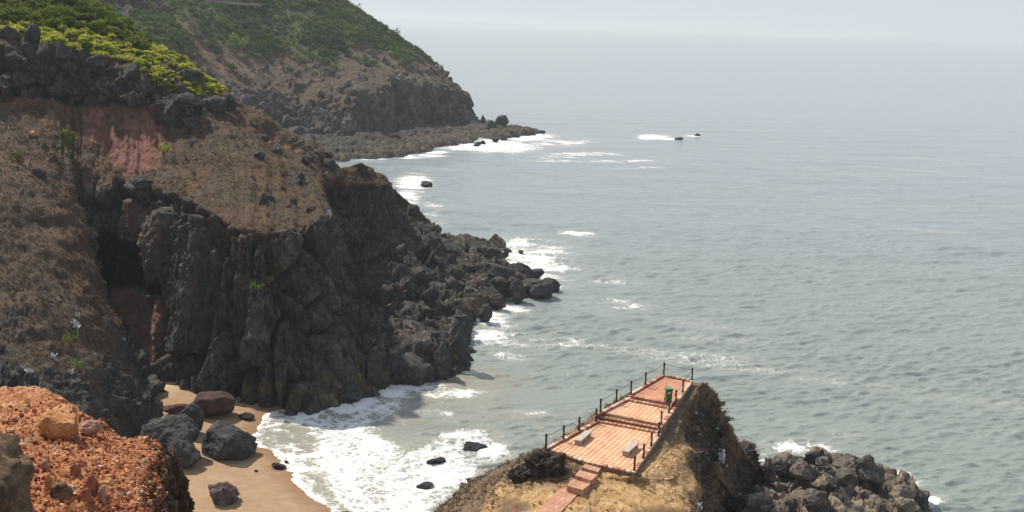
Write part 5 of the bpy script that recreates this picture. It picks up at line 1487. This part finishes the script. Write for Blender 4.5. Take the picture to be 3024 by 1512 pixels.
plant((1145, 1185, 78, 120), FAR, LEAF_DARK, 'taller bush on the skyline beyond the dip', 220, 0.55, 11)
plant((1042, 1070, 10, 50), FAR, LEAF_DARK, 'highest spiky bush on the skyline of the far headland', 200, 0.55, 12)

# ------------------------------------------------------------------ works on top of the far headland
wq = [P(x, y, FAR.at(x, y + 8)[1] - 1.0) for x, y in ((606, -1), (650, 2), (690, 6), (745, 9), (775, 11))]
CONC = plain('old_concrete_mat', (0.26, 0.21, 0.175), 0.9, 0.25, 0.6)
cp = np.array(wq)
Vw = []
for q in cp:
    for dy, dz in ((0, -1.3), (0, 0), (2.2, 0), (2.2, -1.3)): Vw.append(q + np.array([0, dy, dz]))
Fw = [[4 * k + j, 4 * k + (j + 1) % 4, 4 * k + 4 + (j + 1) % 4, 4 * k + 4 + j] for k in range(len(cp) - 1) for j in range(4)]
o = mesh_np('retaining_wall', np.array(Vw), np.array(Fw), CONC, None, False)
tag(o, 'pale retaining wall along the top of the far headland', 'wall')
hq = P(745, -8, FAR.at(742, 20)[1] + 4)
hut = empty('hut', tuple(hq))
tag(hut, 'pale blue hut beside the wall on top of the far headland', 'hut')
box_part('wall', (4.2, 4.0, 3.0), (0, 0, 1.2), plain('blue_wall_mat', (0.36, 0.46, 0.46), 0.9, 0.1), hut, 0.03)
box_part('roof', (4.9, 4.8, 0.25), (0, 0, 2.83), plain('roof_mat', (0.30, 0.28, 0.26), 0.9, 0.1), hut, 0.03)
box_part('door', (0.95, 0.06, 2.0), (0.8, -2.0, 0.75), plain('door_mat', (0.12, 0.10, 0.09), 0.8, 0.1), hut, 0.01)

# ------------------------------------------------------------------ low coast on the horizon
xs = np.linspace(0, 1, 160)
prof = (0.25 + 0.75 * np.abs(fbm(np.stack([xs * 7, xs * 0, xs * 0], -1), 4, 801)) * 1.6) * sstep(1.0, 0.75, xs)
Yc = 24000.0
Vc = []
for k in range(160):
    x = -4700 + 5100 * xs[k]
    h = 25 + 85 * prof[k]
    for dy, z in ((-560, -2), (-220, h * 0.7), (0, h), (900, h * 0.8), (1900, -2)): Vc.append((x, Yc + dy + 900 * xs[k], z))
o = mesh_np('hills', np.array(Vc, float), grid_faces(160, 5), plain('coast_mat', (0.05, 0.055, 0.04), 1.0, 0.3, 0.01), None, True)
tag(o, 'faint low coast on the horizon', kind='structure')

# ------------------------------------------------------------------ haze
hm = bpy.data.materials.new('haze_mat')
hm.use_nodes = True
hn = hm.node_tree
hn.nodes.clear()
ho = nd(hn, 'OutputMaterial')
hv = nd(hn, 'VolumePrincipled')
hv.inputs['Color'].default_value = (0.69, 0.735, 0.77, 1)
hv.inputs['Density'].default_value = 0.00012
hv.inputs['Anisotropy'].default_value = 0.25
hn.links.new(hv.outputs[0], ho.inputs['Volume'])
hx, hy0, hy1, hz0, hz1 = 45000, -300, 60000, -8.0, 130.0
hV = np.array([[sx * hx, y, z] for z in (hz0, hz1) for y in (hy0, hy1) for sx in (-1, 1)], float)
hF = np.array([[0, 2, 3, 1], [4, 5, 7, 6], [0, 1, 5, 4], [2, 6, 7, 3], [0, 4, 6, 2], [1, 3, 7, 5]])
tag(mesh_np('haze', hV, hF, hm, None, False), 'pale sea haze over the whole bay', kind='stuff')
